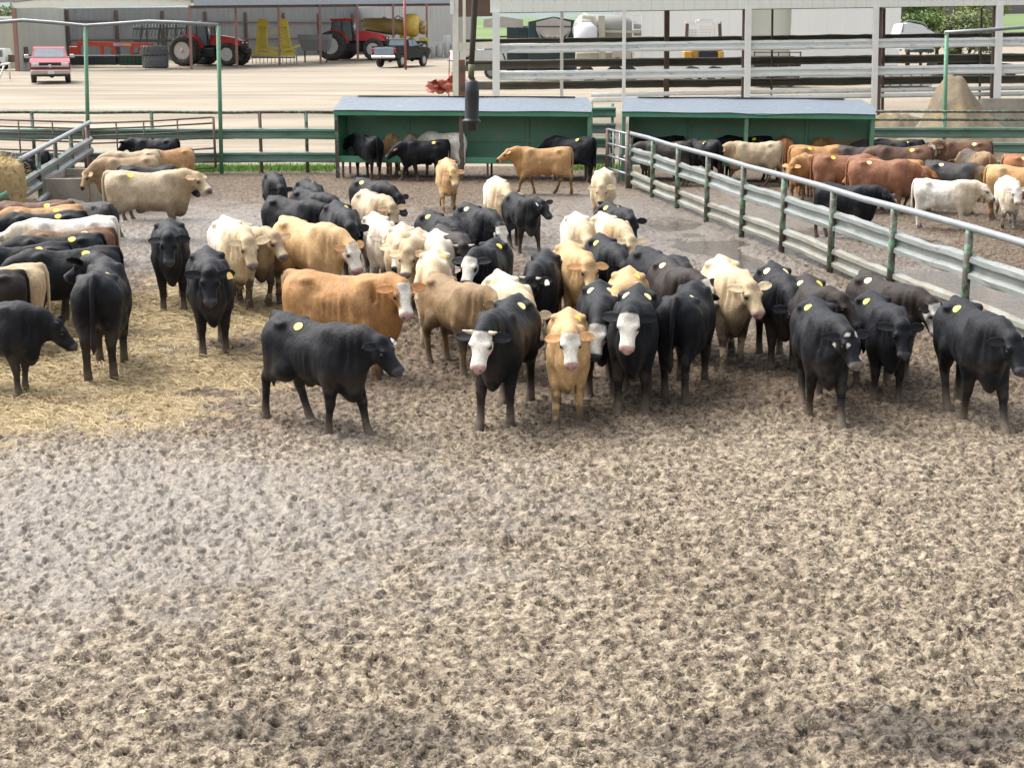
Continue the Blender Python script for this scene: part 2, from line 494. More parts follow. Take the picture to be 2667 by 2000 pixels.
bp = nd(nt, 'ShaderNodeBump', Strength=.5, Distance=.05); nt.links.new(noise(nt, v2, 6, 5), bp.inputs['Height']); nt.links.new(bp.outputs['Normal'], b.inputs['Normal'])
tag(mesh_obj('gravel_yard', np.stack([Xx, Yy, Zy], -1).reshape(-1, 3), Qy, yard_mat, None, True), kind='structure')
yy = np.concatenate([np.arange(4, 240, 12.0), np.arange(240, 1000, 40.0), np.array([1200, 1700, 2500, 4000, 6000.])])
xx = np.concatenate([np.array([-4000, -2000, -1000, -600.]), np.arange(-400, 401, 25.0), np.array([600, 1000, 2000, 4000.])])
Yy, Xx = np.meshgrid(yy, xx, indexing='ij')
Zy = yard_z(Xx, Yy) - .45 * (1 - sstep(236, 246, Yy))
n1_, n2_ = Xx.shape; ii = np.arange(n1_ * n2_).reshape(n1_, n2_)
Qy = np.stack([ii[:-1, :-1], ii[:-1, 1:], ii[1:, 1:], ii[1:, :-1]], -1).reshape(-1, 4)
field_mat, nt, b = mat_base('grass_field')
v = coords(nt, 'Object', (.3, 1, 1))
col = ramp(nt, noise(nt, v, .03, 5, .6), [(.35, (.07, .12, .03)), (.6, (.115, .18, .05)), (.75, (.15, .20, .07))])
nt.links.new(col, b.inputs['Base Color']); b.inputs['Roughness'].default_value = .95
tag(mesh_obj('ground', np.stack([Xx, Yy, Zy], -1).reshape(-1, 3), Qy, field_mat, None, True), kind='structure')
# ================================================================ FENCES, SHELTERS, BARN
green_pipe = worn('green_painted_pipe', (.085, .22, .125), (.12, .27, .17), (.13, .11, .085), scale=4, amt=.8, rough=.5, stain_lo=.58, stain_hi=.66)
post_mat = worn('green_post_worn', (.095, .20, .12), (.13, .26, .16), (.075, .058, .045), scale=3.2, amt=.8, rough=.6, stain_lo=.42, stain_hi=.52)
galv = worn('galvanised_pipe', (.27, .29, .30), (.22, .24, .25), (.26, .25, .23), scale=6, amt=.8, rough=.42, metal=.35, stain_lo=.6)
rail_galv = worn('guardrail_galvanised', (.255, .27, .265), (.19, .225, .205), (.15, .165, .14), scale=2.2, amt=.9, rough=.42, metal=.25, stretch=(.5, .5, 1.5), stain_lo=.55, stain_hi=.68)
rail_green = worn('guardrail_green', (.17, .25, .205), (.10, .20, .14), (.10, .085, .07), scale=3, amt=.9, rough=.45, stretch=(.4, 1, 1.2), stain_lo=.56, stain_hi=.7)
rail_white = worn('guardrail_white', (.72, .73, .70), (.62, .64, .62), (.36, .43, .48), scale=2.6, amt=.7, rough=.4, stretch=(.5, 1, 1.5), stain_lo=.57, stain_hi=.66)
rail_mud = worn('guardrail_mud_splashed', (.24, .26, .23), (.19, .185, .15), (.20, .155, .11), scale=2.6, amt=.9, rough=.5, metal=.15, stretch=(.5, .5, 1.5), stain_lo=.50, stain_hi=.66)
rust_pipe = worn('rusty_pipe', (.115, .075, .060), (.16, .11, .09), (.20, .20, .18), scale=5, amt=.8, rough=.65, stain_lo=.62)
dark_plank = worn('mossy_dark_rail', (.060, .058, .045), (.105, .10, .075), (.16, .145, .10), scale=1.6, amt=1, rough=.7, stretch=(.35, 1, 2), stain_lo=.58)
brown_post = worn('brown_steel_post', (.135, .085, .065), (.10, .07, .055), scale=3, rough=.65)
cream_paint = worn('cream_paint', (.70, .68, .58), (.55, .52, .44), (.34, .22, .16), scale=3, amt=.6, rough=.5, stain_lo=.66, stain_hi=.72)
white_paint = worn('white_paint', (.76, .76, .72), (.68, .68, .64), (.22, .15, .12), scale=4, amt=.5, rough=.5, stain_lo=.68, stain_hi=.74)
shelter_green = worn('shelter_green', (.055, .23, .125), (.085, .27, .16), (.20, .20, .165), scale=2.4, amt=.8, rough=.5, stain_lo=.58, stain_hi=.72)
shelter_inner = worn('shelter_back_panel', (.12, .30, .19), (.14, .31, .21), (.25, .265, .21), scale=1.7, amt=.9, rough=.6, stain_lo=.50, stain_hi=.72)
roof_sheet = worn('roof_sheet', (.125, .155, .185), (.105, .135, .165), (.16, .19, .21), scale=.8, amt=.7, rough=.5)
concrete = worn('concrete', (.36, .33, .28), (.27, .24, .19), (.16, .13, .09), scale=2.5, amt=.9, rough=.85, stain_lo=.56)

WB = [(.155, .0), (.128, .075), (.072, .080), (.030, .012), (-.030, .012), (-.072, .080), (-.128, .075), (-.155, .0)]
def guardrail(mb, p, q, face, seed=0, h=1.0, dent=.02, seg=.35):
    """W-shaped road barrier from p to q, humps towards face (+1/-1 of the left normal)"""
    p, q = Vector(p), Vector(q); d = q - p; L = d.length; x = d / L
    nrm = Vector((-x.y, x.x, 0)).normalized() * face
    n = max(2, int(L / seg)); m = len(WB)
    rg = np.random.RandomState(seed)
    V, Fc = [], []
    off = np.cumsum(rg.uniform(-1, 1, n + 1)) ; off -= np.linspace(off[0], off[-1], n + 1)
    for i in range(n + 1):
        c_ = p + d * (i / n)
        for k, (z, t) in enumerate(WB):
            j = rg.uniform(-1, 1) * dent * (.5 if 0 < k < m - 1 else .9)
            V.append(c_ + Vector((0, 0, z * h + dent * .5 * off[i] + (j if k in (0, m - 1) else 0))) + nrm * (t + j * .6))
        for k, (z, t) in reversed(list(enumerate(WB))):
            o_ = V[i * 2 * m + k]
            V.append(o_ - nrm * .006)
    w = 2 * m
    for i in range(n):
        for k in range(w):
            j = (k + 1) % w
            Fc.append((i * w + k, i * w + j, (i + 1) * w + j, (i + 1) * w + k))
    Fc.append(tuple(range(w - 1, -1, -1))); Fc.append(tuple(n * w + k for k in range(w)))
    mb.add(V, Fc, False); return mb
def post(parent, p, z1, r, mat, name='post', z0=-.15, n=10):
    return MB().tube([(p[0], p[1], z0), (p[0], p[1], z1)], r, n).build(name, mat, parent)

# ---- dividing fence on the right: silver pipe on posts, two road barriers behind
fA = at_z(1362 * K, 407 * K); hz_r = at_y(1358 * K, 289 * K, fA.y).z
fB = at_z(2212 * K, 525 * K, hz_r)
fd = (Vector((fB.x, fB.y, 0)) - Vector((fA.x, fA.y, 0))); fB2 = Vector((fA.x, fA.y, 0)) + fd * 1.28
fence = thing('pen_fence', 'long silver pipe fence with two dented road barriers, dividing the pens on the right', 'fence', (0, 0, 0))
fn = Vector((-fd.y, fd.x, 0)).normalized()         # towards the right-hand pen
if fn.x < 0: fn = -fn
pxs = [1362, 1410, 1464, 1528, 1605, 1692, 1797, 1927, 2088]
ts = []
for px in pxs:
    rx = (px * K - CX) / F
    # solve fA + fd t with x / camera depth = rx
    best = min(np.linspace(-.05, 1.3, 2701), key=lambda t: abs((fA.x + fd.x * t) / ((fA.y + fd.y * t) * math.cos(PITCH) - (0 - CAMZ + .8) * math.sin(PITCH)) - rx))
    ts.append(best)
ts += [ts[-1] + (ts[-1] - ts[-2]) * k for k in range(1, 8)]
MB().tube([Vector((fA.x, fA.y, hz_r)) + fd * t + Vector((0, 0, .012 * math.sin(t * 23))) for t in np.linspace(-.01, ts[-1] + .01, 20)], .052, 12).build('top_rail', galv, fence)
for k, t in enumerate(ts):
    p_ = Vector((fA.x, fA.y, 0)) + fd * t
    post(fence, p_, hz_r - .03, .056, post_mat)
side = 1 if Vector((-fd.y, fd.x, 0)).dot(fn) > 0 else -1
for (zc, mt, sd_) in ((.86, rail_galv, 3), (.26, rail_mud, 9)):
    for k in range(0, len(ts) - 1, 2):
        a, b_ = ts[k], ts[min(k + 2, len(ts) - 1)]
        pa = Vector((fA.x, fA.y, zc)) + fd * a + fn * .07; pb = Vector((fA.x, fA.y, zc)) + fd * b_ + fn * .07
        o = fn * (.004 * (k % 4)); ov = (pb - pa).normalized() * .12
        guardrail(MB(), pa + o - ov * 0, pb + o + ov, -side, sd_ + k, 1.12, .022).build('guardrail', mt, fence)
# ---- short pipe gate at its far corner
gt = thing('pipe_gate', 'narrow silver pipe gate closing the gap between the two shelters', 'gate', (0, 0, 0))
gA = Vector((fA.x - .06, fA.y + .02, 0)); gB = at_z(1316 * K, 400 * K) + Vector((0, .9, 0)); gB.z = 0
m = MB()
for z in (.35, .68, 1.0, hz_r - .02): m.tube([gA + Vector((0, 0, z)), gB + Vector((0, 0, z + .02))], .03, 8)
for t in (.12, .42, .72): m.tube([gA.lerp(gB, t) + Vector((0, 0, .1)), gA.lerp(gB, t) + Vector((0, 0, hz_r))], .026, 8)
m.build('bars', galv, gt)
post(gt, gA.lerp(gB, .03), hz_r + .06, .05, rust_pipe); post(gt, gB, hz_r + .02, .055, brown_post)

# ---- rear fence (left and right of the shelters)
FY = at_z(577, 452).y + .25
def zpx(py, Y, px=CX): return at_y(px, py, Y).z
def xpx(px, Y, py=400): return at_y(px, py, Y).x
rf = thing('rear_fence', 'green rail fence of pipe and road barriers along the back of the left pen', 'fence')
x0, x1 = xpx(-260, FY), xpx(872, FY)
zt = zpx(293, FY)
MB().tube([(x, FY, zt + .01 * math.sin(x * 1.7)) for x in np.linspace(x0, x1, 14)], .045, 10).build('top_rail', post_mat, rf)
for zc, sd_ in ((1.10, 21), (.44, 33)):
    xs_ = np.linspace(x0, x1, 5)
    for k in range(4): guardrail(MB(), (xs_[k], FY - .07 - .004 * (k % 2), zc), (xs_[k + 1] + .1, FY - .07 - .004 * (k % 2), zc), -1, sd_ + k, 1.0, .012).build('guardrail', rail_green, rf)
for px in (-150, 90, 400, 680, 800): post(rf, (xpx(px, FY), FY, 0), zt, .05, post_mat if px != 680 else brown_post)
rf2 = thing('rear_fence', 'green rail fence along the back of the right pen, below the dirt pile', 'fence')
x0, x1 = xpx(2262, FY - 1.2), xpx(2960, FY - 1.2); FY2 = FY - 1.2
for z in (zpx(291, FY2), zpx(312, FY2)): MB().tube([(x0, FY2, z), (x1, FY2, z - .01)], .038, 10).build('pipe_rail', post_mat, rf2)
for zc, sd_ in ((zpx(345, FY2), 41), (zpx(385, FY2), 47), (.30, 53)): guardrail(MB(), (x0, FY2 - .06, zc), (x1, FY2 - .06, zc), -1, sd_, .95, .012).build('guardrail', rail_green, rf2)
for px in (2455, 2800): post(rf2, (xpx(px, FY2), FY2 + .03, 0), zpx(291, FY2), .055, green_pipe)
mf = thing('rear_fence', 'stack of road barriers filling the gap between the two shelters', 'fence')
x0, x1 = xpx(1520, FY), xpx(1600, FY)
for zc, sd_ in ((1.72, 61), (1.28, 62), (.86, 63), (.42, 64)): guardrail(MB(), (x0, FY - .3, zc), (x1, FY - .3, zc), -1, sd_, .95, .01).build('guardrail', rail_green if sd_ % 2 else rail_galv, mf)
for px in (1527, 1592): post(mf, (xpx(px, FY), FY - .2, 0), 1.95, .05, post_mat)
# tall posts with overhead pipes
def arch(label, posts, pts, mat):
    t = thing('gate_arch', label, 'gate frame')
    for (px, py) in posts:
        b0 = Vector((xpx(px + 8 * (1 if px < CX else -1), FY - .3, 430), FY - .3, 0)); tp_ = at_y(px, py, FY - .3)
        MB().tube([(b0.x, b0.y, -.15), (tp_.x, tp_.y, tp_.z)], .058, 12).build('post', green_pipe, t)
    MB().tube([at_y(px, py, FY - .3) for px, py in pts], .052, 12).build('crossbar', galv, t)
    return t
arch('tall green posts carrying a bent overhead pipe at the left', [(222, 70), (568, 68), (-190, 66)], [(-190, 66), (-60, 63), (60, 54), (140, 60), (222, 68), (300, 63), (385, 57), (470, 60), (568, 66)], galv)
arch('tall thin green post with an overhead pipe rising to the right edge', [(2466, 88), (2900, 60)], [(2460, 86), (2560, 80), (2680, 70), (2900, 60)], galv)
# swung pipe gates in front of the rear fence at the left
def pipe_gate(label, pa, pb, zs, drop, bars):
    g = thing('pipe_gate', label, 'gate')
    pa, pb = Vector(pa), Vector(pb); m = MB()
    for z in zs: m.tube([pa + Vector((0, 0, z - drop)), pa.lerp(pb, .5) + Vector((0, 0, z - drop * .62)), pb + Vector((0, 0, z))], .024, 8)
    m.build('rails', rust_pipe, g)
    for t in bars:
        q = pa.lerp(pb, t); dz = -drop * (1 - t)
        MB().tube([q + Vector((0, 0, zs[-1] + dz)), q + Vector((0, 0, zs[0] + dz))], .022 if 0 < t < 1 else .036, 8).build('upright', rust_pipe, g)
GY = FY - .45
pipe_gate('rusty pipe gate of many bars hung between the two tall green posts', (xpx(238, GY), GY - .1, 0), (xpx(560, GY), GY, 0), (1.58, 1.42, 1.22, 1.02, .72, .55, .36, .18), .16, (0, .22, .44, .71, 1))
pipe_gate('rusty pipe gate at the left edge sagging toward the tall green post', (xpx(224, GY), GY - .1, 0), (xpx(-180, GY), GY + .1, 0), (1.6, 1.42, 1.25, 1.05, .78, .55, .3), .15, (0, .2, .42, .65, 1))

# ---- the two covered feed bunks
def shelter(label, fl, fr, depth, posts, ridge_in, back_shift=0.0, end_panel=False, dip=0.0):
    """fl, fr: front corners on the ground; roof front edge 1.81 m, ridge 2.13 m"""
    fl, fr = Vector((fl[0], fl[1], 0)), Vector((fr[0], fr[1], 0))
    t = thing('feed_shelter', label, 'cattle shelter')
    x = (fr - fl); L = x.length; x = x / L; y = Vector((-x.y, x.x, 0)); Z = Vector((0, 0, 1))
    P = lambda a, b_, z: fl + x * a + y * b_ + Z * z
    ze, zr = 1.84, 2.16
    bs = back_shift
    # roof: one main sheet and a narrow ridge sheet behind
    m = MB(); n = 16
    rows = []
    for j, (b_, z) in enumerate(((-.16, ze), (.45, ze + .13), (depth * .88, zr))):
        row = []
        for i in range(n + 1):
            u = i / n
            xx = -.06 + (L + .12) * u
            if j == 2: xx = xx * (L - ridge_in) / L + bs * (1 - u) + .02
            dz = -dip * math.exp(-((u - .55) / .06) ** 2) * (1 if j == 0 else 0) + .008 * math.sin(u * 17 + j)
            row.append(P(xx, b_, z + dz))
        rows.append(row)
    m.grid(rows); m.grid([[p - Z * .02 for p in r] for r in reversed(rows)])
    m.build('roof', roof_sheet, t)
    m = MB(); m.grid([[P(bs + .35 + (L - ridge_in - .6) * i / n, depth * .88 - .05, zr + .025) for i in range(n + 1)], [P(bs + .35 + (L - ridge_in - .6) * i / n, depth * .88 + .35, zr - .01 + .02 * math.sin(i)) for i in range(n + 1)], [P(bs + .3 + (L - ridge_in - .5) * i / n, depth + .5, zr - .25) for i in range(n + 1)]])
    m.build('ridge_sheet', roof_sheet, t)
    MB().beam(P(-.03, -.11, ze - .075), P(L + .03, -.11, ze - .075), .05, .12).build('eave_beam', shelter_green, t)
    m = MB()
    for i in range(8):
        a, b_ = i / 8 * L, (i + 1) / 8 * L
        m.beam(P(a, depth + .004 * (i % 2), 1.22), P(b_ + .02, depth + .004 * (i % 2), 1.22), .03, 1.60)
    m.build('back_panel', shelter_inner, t)
    m = MB()
    for i in range(5): m.beam(P(.1 + (L - .2) * i / 4, depth - .05, .5), P(.1 + (L - .2) * i / 4, depth - .05, 1.9), .06, .05)
    m.beam(P(0, depth - .06, .95), P(L, depth - .06, .95), .04, .05)
    m.build('stud', shelter_inner, t)
    m = MB(); m.beam(P(0, .12, .50), P(L, .12, .50), .03, .17); m.build('bunk_lip', shelter_green, t)
    m = MB(); m.beam(P(0, depth / 2 + .05, .42), P(L, depth / 2 + .05, .42), depth - .2, .03); m.build('bunk_floor', brown_post, t)
    for i in range(6):
        for yy in (.25, depth - .1): MB().beam(P(.1 + (L - .2) * i / 5, yy, -.1), P(.1 + (L - .2) * i / 5, yy, .41), .06, .06).build('leg', brown_post, t)
    for a, mt in posts: MB().beam(P(a * L, 0, -.1), P(a * L, 0, ze - .02), .10, .10, (0, 1, 0)).build('post', mt, t)
    for a in ((0, L) if not end_panel else (L,)):
        MB().prism([P(a - .015, .15, .45), P(a - .015, depth, .45), P(a - .015, depth, zr - .12), P(a - .015, .15, ze - .1)], x * .03).build('end_panel', shelter_green, t)
    if end_panel:
        MB().prism([P(-.03, 0, .35), P(bs, depth, .35), P(bs, depth, zr - .03), P(-.03, -.05, ze - .06)], x * .03).build('end_panel', shelter_green, t)
    return t
sh1L, sh1R = at_z(880, 463), at_z(1533, 470)
shelter('green roofed feed shelter in the middle, with one brown post and a pale blue roof', sh1L, sh1R, 1.25, ((.0, post_mat), (.497, rust_pipe), (1.0, green_pipe)), .22)
sh2L, sh2R = at_z(1622, 470), at_z(2264, 482)
shelter('green roofed feed shelter on the right, its roof edge dented in the middle', sh2L, sh2R, 1.25, ((.0, green_pipe), (.5, green_pipe), (1.0, green_pipe)), .35, -.12, True, .05)

# ---- fence, feeder and trough at the left
lf = thing('feeder_fence', 'tilted silver road barrier and pipe rail beside the trough at the left', 'fence')
gA, gB = at_y(236, 378, FY - 1.6), at_y(38, 508, FY - 11)
la, lb = at_y(234, 319, FY - 1.6), at_y(38, 424, FY - 11)
MB().tube([la, lb, lb + (lb - la) * .35], .055, 12).build('top_rail', galv, lf)
guardrail(MB(), gA, gB + (gB - gA) * .25, 1, 71, 1.5, .012).build('guardrail', rail_galv, lf)
gC, gD = at_y(190, 470, FY - 4), at_y(95, 540, FY - 10)
guardrail(MB(), gC, gD, 1, 75, 1.0, .012).build('guardrail', rail_galv, lf)
for t in (.04, .30, .52, .74, .97):
    q = la.lerp(lb, t) + Vector((-.05, .1, 0)); post(lf, q, q.z, .055, post_mat if t > .1 else brown_post)
tr = thing('water_trough', 'concrete trough with stained brown sides where the beige cows drink', 'trough')
tc = at_z(205, 520); tc.z = 0; ax = (lb - la); ax.z = 0; ax.normalize(); ay = Vector((-ax.y, ax.x, 0))
Mt = Matrix((ax, ay, Vector((0, 0, 1)))).transposed()
m = MB(); TLn, TWd = 2.6, 1.1
for s_ in (-1, 1):
    m.box(tc + ay * s_ * (TWd / 2) + Vector((0, 0, .3)), (TLn, .12, .66), Mt, .02); m.box(tc + ax * s_ * (TLn / 2 - .06) + Vector((0, 0, .30)), (.12, TWd - .125, .64), Mt)
m.build('basin', concrete, tr)
m = MB(); m.box(tc + Vector((0, 0, .46)), (TLn - .25, TWd - .13, .02), Mt); m.build('water', water_mat, tr)

hay_mat = worn('hay', (.46, .34, .14), (.30, .20, .09), (.20, .13, .06), scale=4, amt=1, rough=.9, bump=.8, stain_lo=.52, stain_hi=.66)
hb = at_z(-10, 640)
hc = at_y(-6, 470, hb.y)
bale = thing('hay_bale', 'torn hay bale with loose strands in the feeder at the left edge', 'hay bale', (hc.x - .28, hb.y, hc.z - .22))
rs2 = np.random.RandomState(8)
nu, nv = 34, 20
G_ = []
for i in range(nv + 1):
    row = []
    ph = math.pi * i / nv
    for j in range(nu + 1):
        th = 2 * math.pi * j / nu
        sp_ = lambda a, e: math.copysign(abs(a) ** e, a)
        p_ = Vector((sp_(math.sin(ph), .5) * sp_(math.cos(th), .55) * .66, sp_(math.sin(ph), .5) * sp_(math.sin(th), .55) * .7, sp_(math.cos(ph), .5) * .66))
        p_ *= .74 + .50 * float(fbm(np.array([p_.x * 3 + 9]), np.array([p_.y * 3]), np.array([p_.z * 3]), 4, 77)[0])
        row.append(p_)
    row[-1] = row[0]; G_.append(row)
MB().grid(G_).build('bale', hay_mat, bale)
m = MB()
for k in range(800):
    i, j = rs2.randint(1, nv), rs2.randint(nu); p_ = G_[i][j]
    d_ = (p_.normalized() + Vector(rs2.uniform(-.9, .9, 3))).normalized() * rs2.uniform(.06, .22)
    m.tube([p_ * .97, p_ + d_ * .6, p_ + d_ + Vector((0, 0, -.04))], .006, 3, False)
m.build('loose_hay', straw_mat, bale)['kind'] = 'stuff'
ff = thing('hay_feeder', 'green pipe feeder with a rusty post holding the hay bale at the left edge', 'feeder')
m = MB(); q0 = at_y(20, 503, hb.y - .75); m.tube([q0, at_y(-160, 600, hb.y - 1.4)], .05, 10); m.build('rail', green_pipe, ff)
post(ff, at_y(24, 520, hb.y - .7), at_y(24, 515, hb.y - .7).z, .055, rust_pipe); post(ff, (hc.x - 1.0, hb.y + .8, 0), 1.5, .05, green_pipe); post(ff, (hc.x - 1.4, hb.y - .8, 0), 1.5, .05, green_pipe)
MB().box((hc.x - .35, hb.y, hc.z - .72), (1.6, 1.7, .06)).build('rack', rust_pipe, ff)

# ---- dark pole hanging from above, close to the camera
hp = thing('hanging_pole', 'rusty pole with a thick black sleeve hanging down in front of the pens', 'pole')
PY_ = 4.6
pt = lambda px, py: at_y(px, py, PY_)
MB().tube([pt(1238, -160), pt(1237, 0), pt(1232, 100), pt(1228, 170)], [.0095, .0092, .0088, .0082], 12).build('pole', worn('old_pipe', (.030, .025, .018), (.05, .04, .026), (.13, .12, .07), scale=26, amt=1, rough=.7, stain_lo=.60), hp)
MB().tube([pt(1228, 168), pt(1227, 204)], .0095, 12).build('collar', worn('old_collar', (.10, .095, .055), (.16, .15, .09), (.03, .02, .015), scale=30, amt=1, rough=.7), hp)
blk = worn('black_rubber', (.008, .008, .010), (.014, .014, .016), scale=30, rough=.45)
a_, b_ = pt(1230, 203), pt(1228, 341); ax_ = (b_ - a_); Ls = ax_.length
MB().lathe([(.009, 0), (.0095, Ls * .045), (.017, Ls * .06), (.0205, Ls * .08), (.0215, Ls * .3), (.0215, Ls * .76), (.0225, Ls * .78), (.028, Ls * .80), (.0285, Ls * .83), (.024, Ls * .85), (.0165, Ls * .87), (.016, Ls * .985), (.012, Ls)], a_, ax_, 20).build('sleeve', blk, hp)

# ---- open sided barn behind the shelters, right
BY = 50.0
siding = worn('white_siding', (.76, .78, .70), (.70, .73, .65), (.56, .63, .72), scale=1.2, amt=.6, rough=.55, stretch=(3, 1, .35), stain_lo=.68, stain_hi=.72)
barn = thing('open_barn', 'open sided working barn with white fascia, posts and white road barriers', 'barn')
b0, b1 = at_y(1276, 34, BY), at_y(2900, 11, BY)
up = Vector((0, 0, 1))
m = MB(); n = 58
for i in range(n):
    p_, q_ = b0.lerp(b1, i / n), b0.lerp(b1, (i + .985) / n)
    m.beam(p_ + up * .85 + Vector((0, .006 * (i % 2), 0)), q_ + up * .85 + Vector((0, .006 * (i % 2), 0)), .05, 1.7)
m.build('fascia', siding, barn)
MB().beam(b0 + up * .03 + Vector((0, .08, 0)), b1 + up * .03 + Vector((0, .08, 0)), .08, .10).build('eave_beam', brown_post, barn)
m = MB(); m.add([b0 + up * 1.7 + Vector((-.1, -.1, 0)), b1 + up * 1.7 + Vector((0, -.1, 0)), b1 + up * 3.2 + Vector((0, 9, 0)), b0 + up * 3.2 + Vector((-.1, 9, 0))], [(0, 1, 2, 3)]); m.build('roof', roof_sheet, barn)
def bpost(px, w, mat, Y=BY, ytop=40, par=barn, name='post'):
    sl = -.0137 * (px - 1290) * 1
    tp_ = at_y(px, 33 + sl - 1, Y); bt = at_y(px, 250, Y)
    MB().beam((bt.x, Y, yz(bt.x, Y) - .3), (tp_.x, Y, tp_.z), w, w, (0, 1, 0)).build(name, mat, par)
bpost(1292, .24, white_paint, BY - .02); bpost(1626, .11, white_paint, BY + .05); bpost(1949, .19, white_paint, BY - .02); bpost(2282, .17, white_paint, BY - .02); bpost(2604, .19, white_paint, BY - .02); bpost(2900, .19, white_paint, BY - .02)
bpost(1938, .10, brown_post, BY + .3); bpost(2294, .10, brown_post, BY + .3); bpost(2592, .14, brown_post, BY + .3)
for (yl, yr, nm) in ((127.5, 110, 1), (198.5, 181, 2)):
    xsb = [1300, 1626, 1942, 2275, 2604, 2900]
    for k in range(5):
        f = lambda px: yl + (yr - yl) * (px - 1300) / 1304
        guardrail(MB(), at_y(xsb[k], f(xsb[k]), BY + .12 - .004 * (k % 2)), at_y(xsb[k + 1] - 2, f(xsb[k + 1]), BY + .12 - .004 * (k % 2)), -1, 80 + k + 7 * nm, 1.0, .010).build('guardrail', rail_white, barn)
for (yl, yr) in ((248, 232), (262, 247)):
    MB().tube([at_y(1540, yl, BY + .5), at_y(2900, yr - 6, BY + .5)], .07, 8).build('low_rail', rail_white, barn)
# alley end of the barn
al = thing('barn_alley', 'cream post and plank rails at the left end of the barn under a dark roof', 'barn')
for px, w, mt in ((1186, .19, cream_paint), (1206, .10, cream_paint)):
    bt, tp_ = at_y(px, 250, BY + .1), at_y(px, -30, BY + .1)
    MB().beam((bt.x, BY + (.1 if px < 1200 else 1.2), 0), (tp_.x, BY + (.1 if px < 1200 else 1.2), tp_.z), w, w, (0, 1, 0)).build('post', mt, al)
bt = at_y(1203, 250, BY + .4)
MB().beam((bt.x, BY + .45, 0), (bt.x, BY + .45, 3.0), .22, .12, (0, 1, 0)).build('post', worn('red_brown_post', (.20, .08, .06), (.16, .07, .05), scale=3), al)
for y0_, w in ((119, .22), (177, .2), (226, .18)):
    MB().beam(at_y(1196, y0_ + 2, BY + .3), at_y(1290, y0_ - 1, BY + .3), .05, w).build('plank', cream_paint if y0_ == 119 else dark_plank, al)
m = MB(); m.beam(at_y(1190, 10, BY + 2.5), at_y(1292, 8, BY + 2.5), .1, .9); m.build('roof_beam', brown_post, al)
m = MB(); q = at_y(1177, 14, BY + .0); m.box((q.x, BY - .02, q.z + .7), (.12, .04, 2.0)); m.build('fascia', white_paint, al)
# second, dark fence behind the barn front
pf = thing('rail_fence', 'dark mossy road barrier fence with brown posts behind the white barn rails', 'fence')
DYF = 57.0
for yl, yr, k in ((109, 93, 0), (169, 151, 1), (225, 207, 2)):
    xsb = [1205, 1463, 1736, 2010, 2300, 2560, 2900]
    for i in range(6):
        f = lambda px: yl + (yr - yl) * (px - 1205) / 1400
        guardrail(MB(), at_y(xsb[i], f(xsb[i]), DYF - .004 * (i % 2)), at_y(xsb[i + 1] + 3, f(xsb[i + 1]), DYF - .004 * (i % 2)), -1, 120 + i * 3 + k, 1.0 if k else .62, .012).build('guardrail', dark_plank, pf)
for px, w, mt in ((1463, .12, white_paint), (1736, .19, brown_post), (2010, .07, dark_plank), (2553, .07, dark_plank), (2300, .1, brown_post)):
    bt = at_y(px, 240, DYF); tp_ = at_y(px, 22 if px != 1463 else 30, DYF)
    MB().beam((bt.x, DYF - .15, yz(bt.x, DYF) - .3), (tp_.x, DYF - .15, tp_.z), w, w, (0, 1, 0)).build('post', mt, pf)
# ================================================================ YARD: shed, machinery, vehicles, trees
def on_yard(px, py):
    z = 1.2
    for _ in range(12):
        p = at_z(px, py, z); z = .5 * z + .5 * yz(p.x, p.y)
    return p
glass = worn('tinted_glass', (.10, .14, .16), (.16, .21, .23), scale=2, rough=.08, bump=0, spec=.8)
chrome = worn('chrome', (.62, .63, .62), (.5, .5, .5), scale=6, rough=.22, metal=.7, bump=0)
tyre_mat = worn('tyre_rubber', (.030, .030, .032), (.075, .070, .062), scale=5, amt=.9, rough=.85, bump=.4)
tyre_old = worn('old_grey_tyre', (.135, .14, .145), (.17, .17, .17), (.24, .22, .19), scale=5, amt=.8, rough=.85, bump=.4)
rim_pale = worn('pale_rim', (.55, .53, .50), (.42, .40, .37), scale=5, rough=.5)
lamp_mat = worn('headlamp_glass', (.62, .62, .58), (.5, .5, .48), scale=8, rough=.15, bump=0)
red_lamp = worn('red_lamp', (.35, .02, .03), scale=8, rough=.2, bump=0)
black_trim = worn('black_trim', (.018, .018, .020), scale=8, rough=.5)
plate_mat = worn('number_plate', (.62, .68, .66), (.5, .56, .55), scale=20, rough=.4, bump=0)
red_truck = worn('red_truck_paint', (.25, .020, .036), (.28, .032, .052), (.26, .12, .10), scale=2.2, rough=.45, bump=0, stain_lo=.66)
dark_truck = worn('dark_truck_paint', (.012, .017, .020), (.018, .023, .026), scale=2, rough=.3, bump=0, spec=.12)
white_truck = worn('white_truck_paint', (.62, .64, .64), (.55, .57, .57), scale=2, rough=.3, bump=0)
grey_tailgate = worn('blue_grey_tailgate', (.19, .24, .29), (.14, .18, .22), scale=2, rough=.35, bump=0)  # bluish grey, paler than the rest of the truck

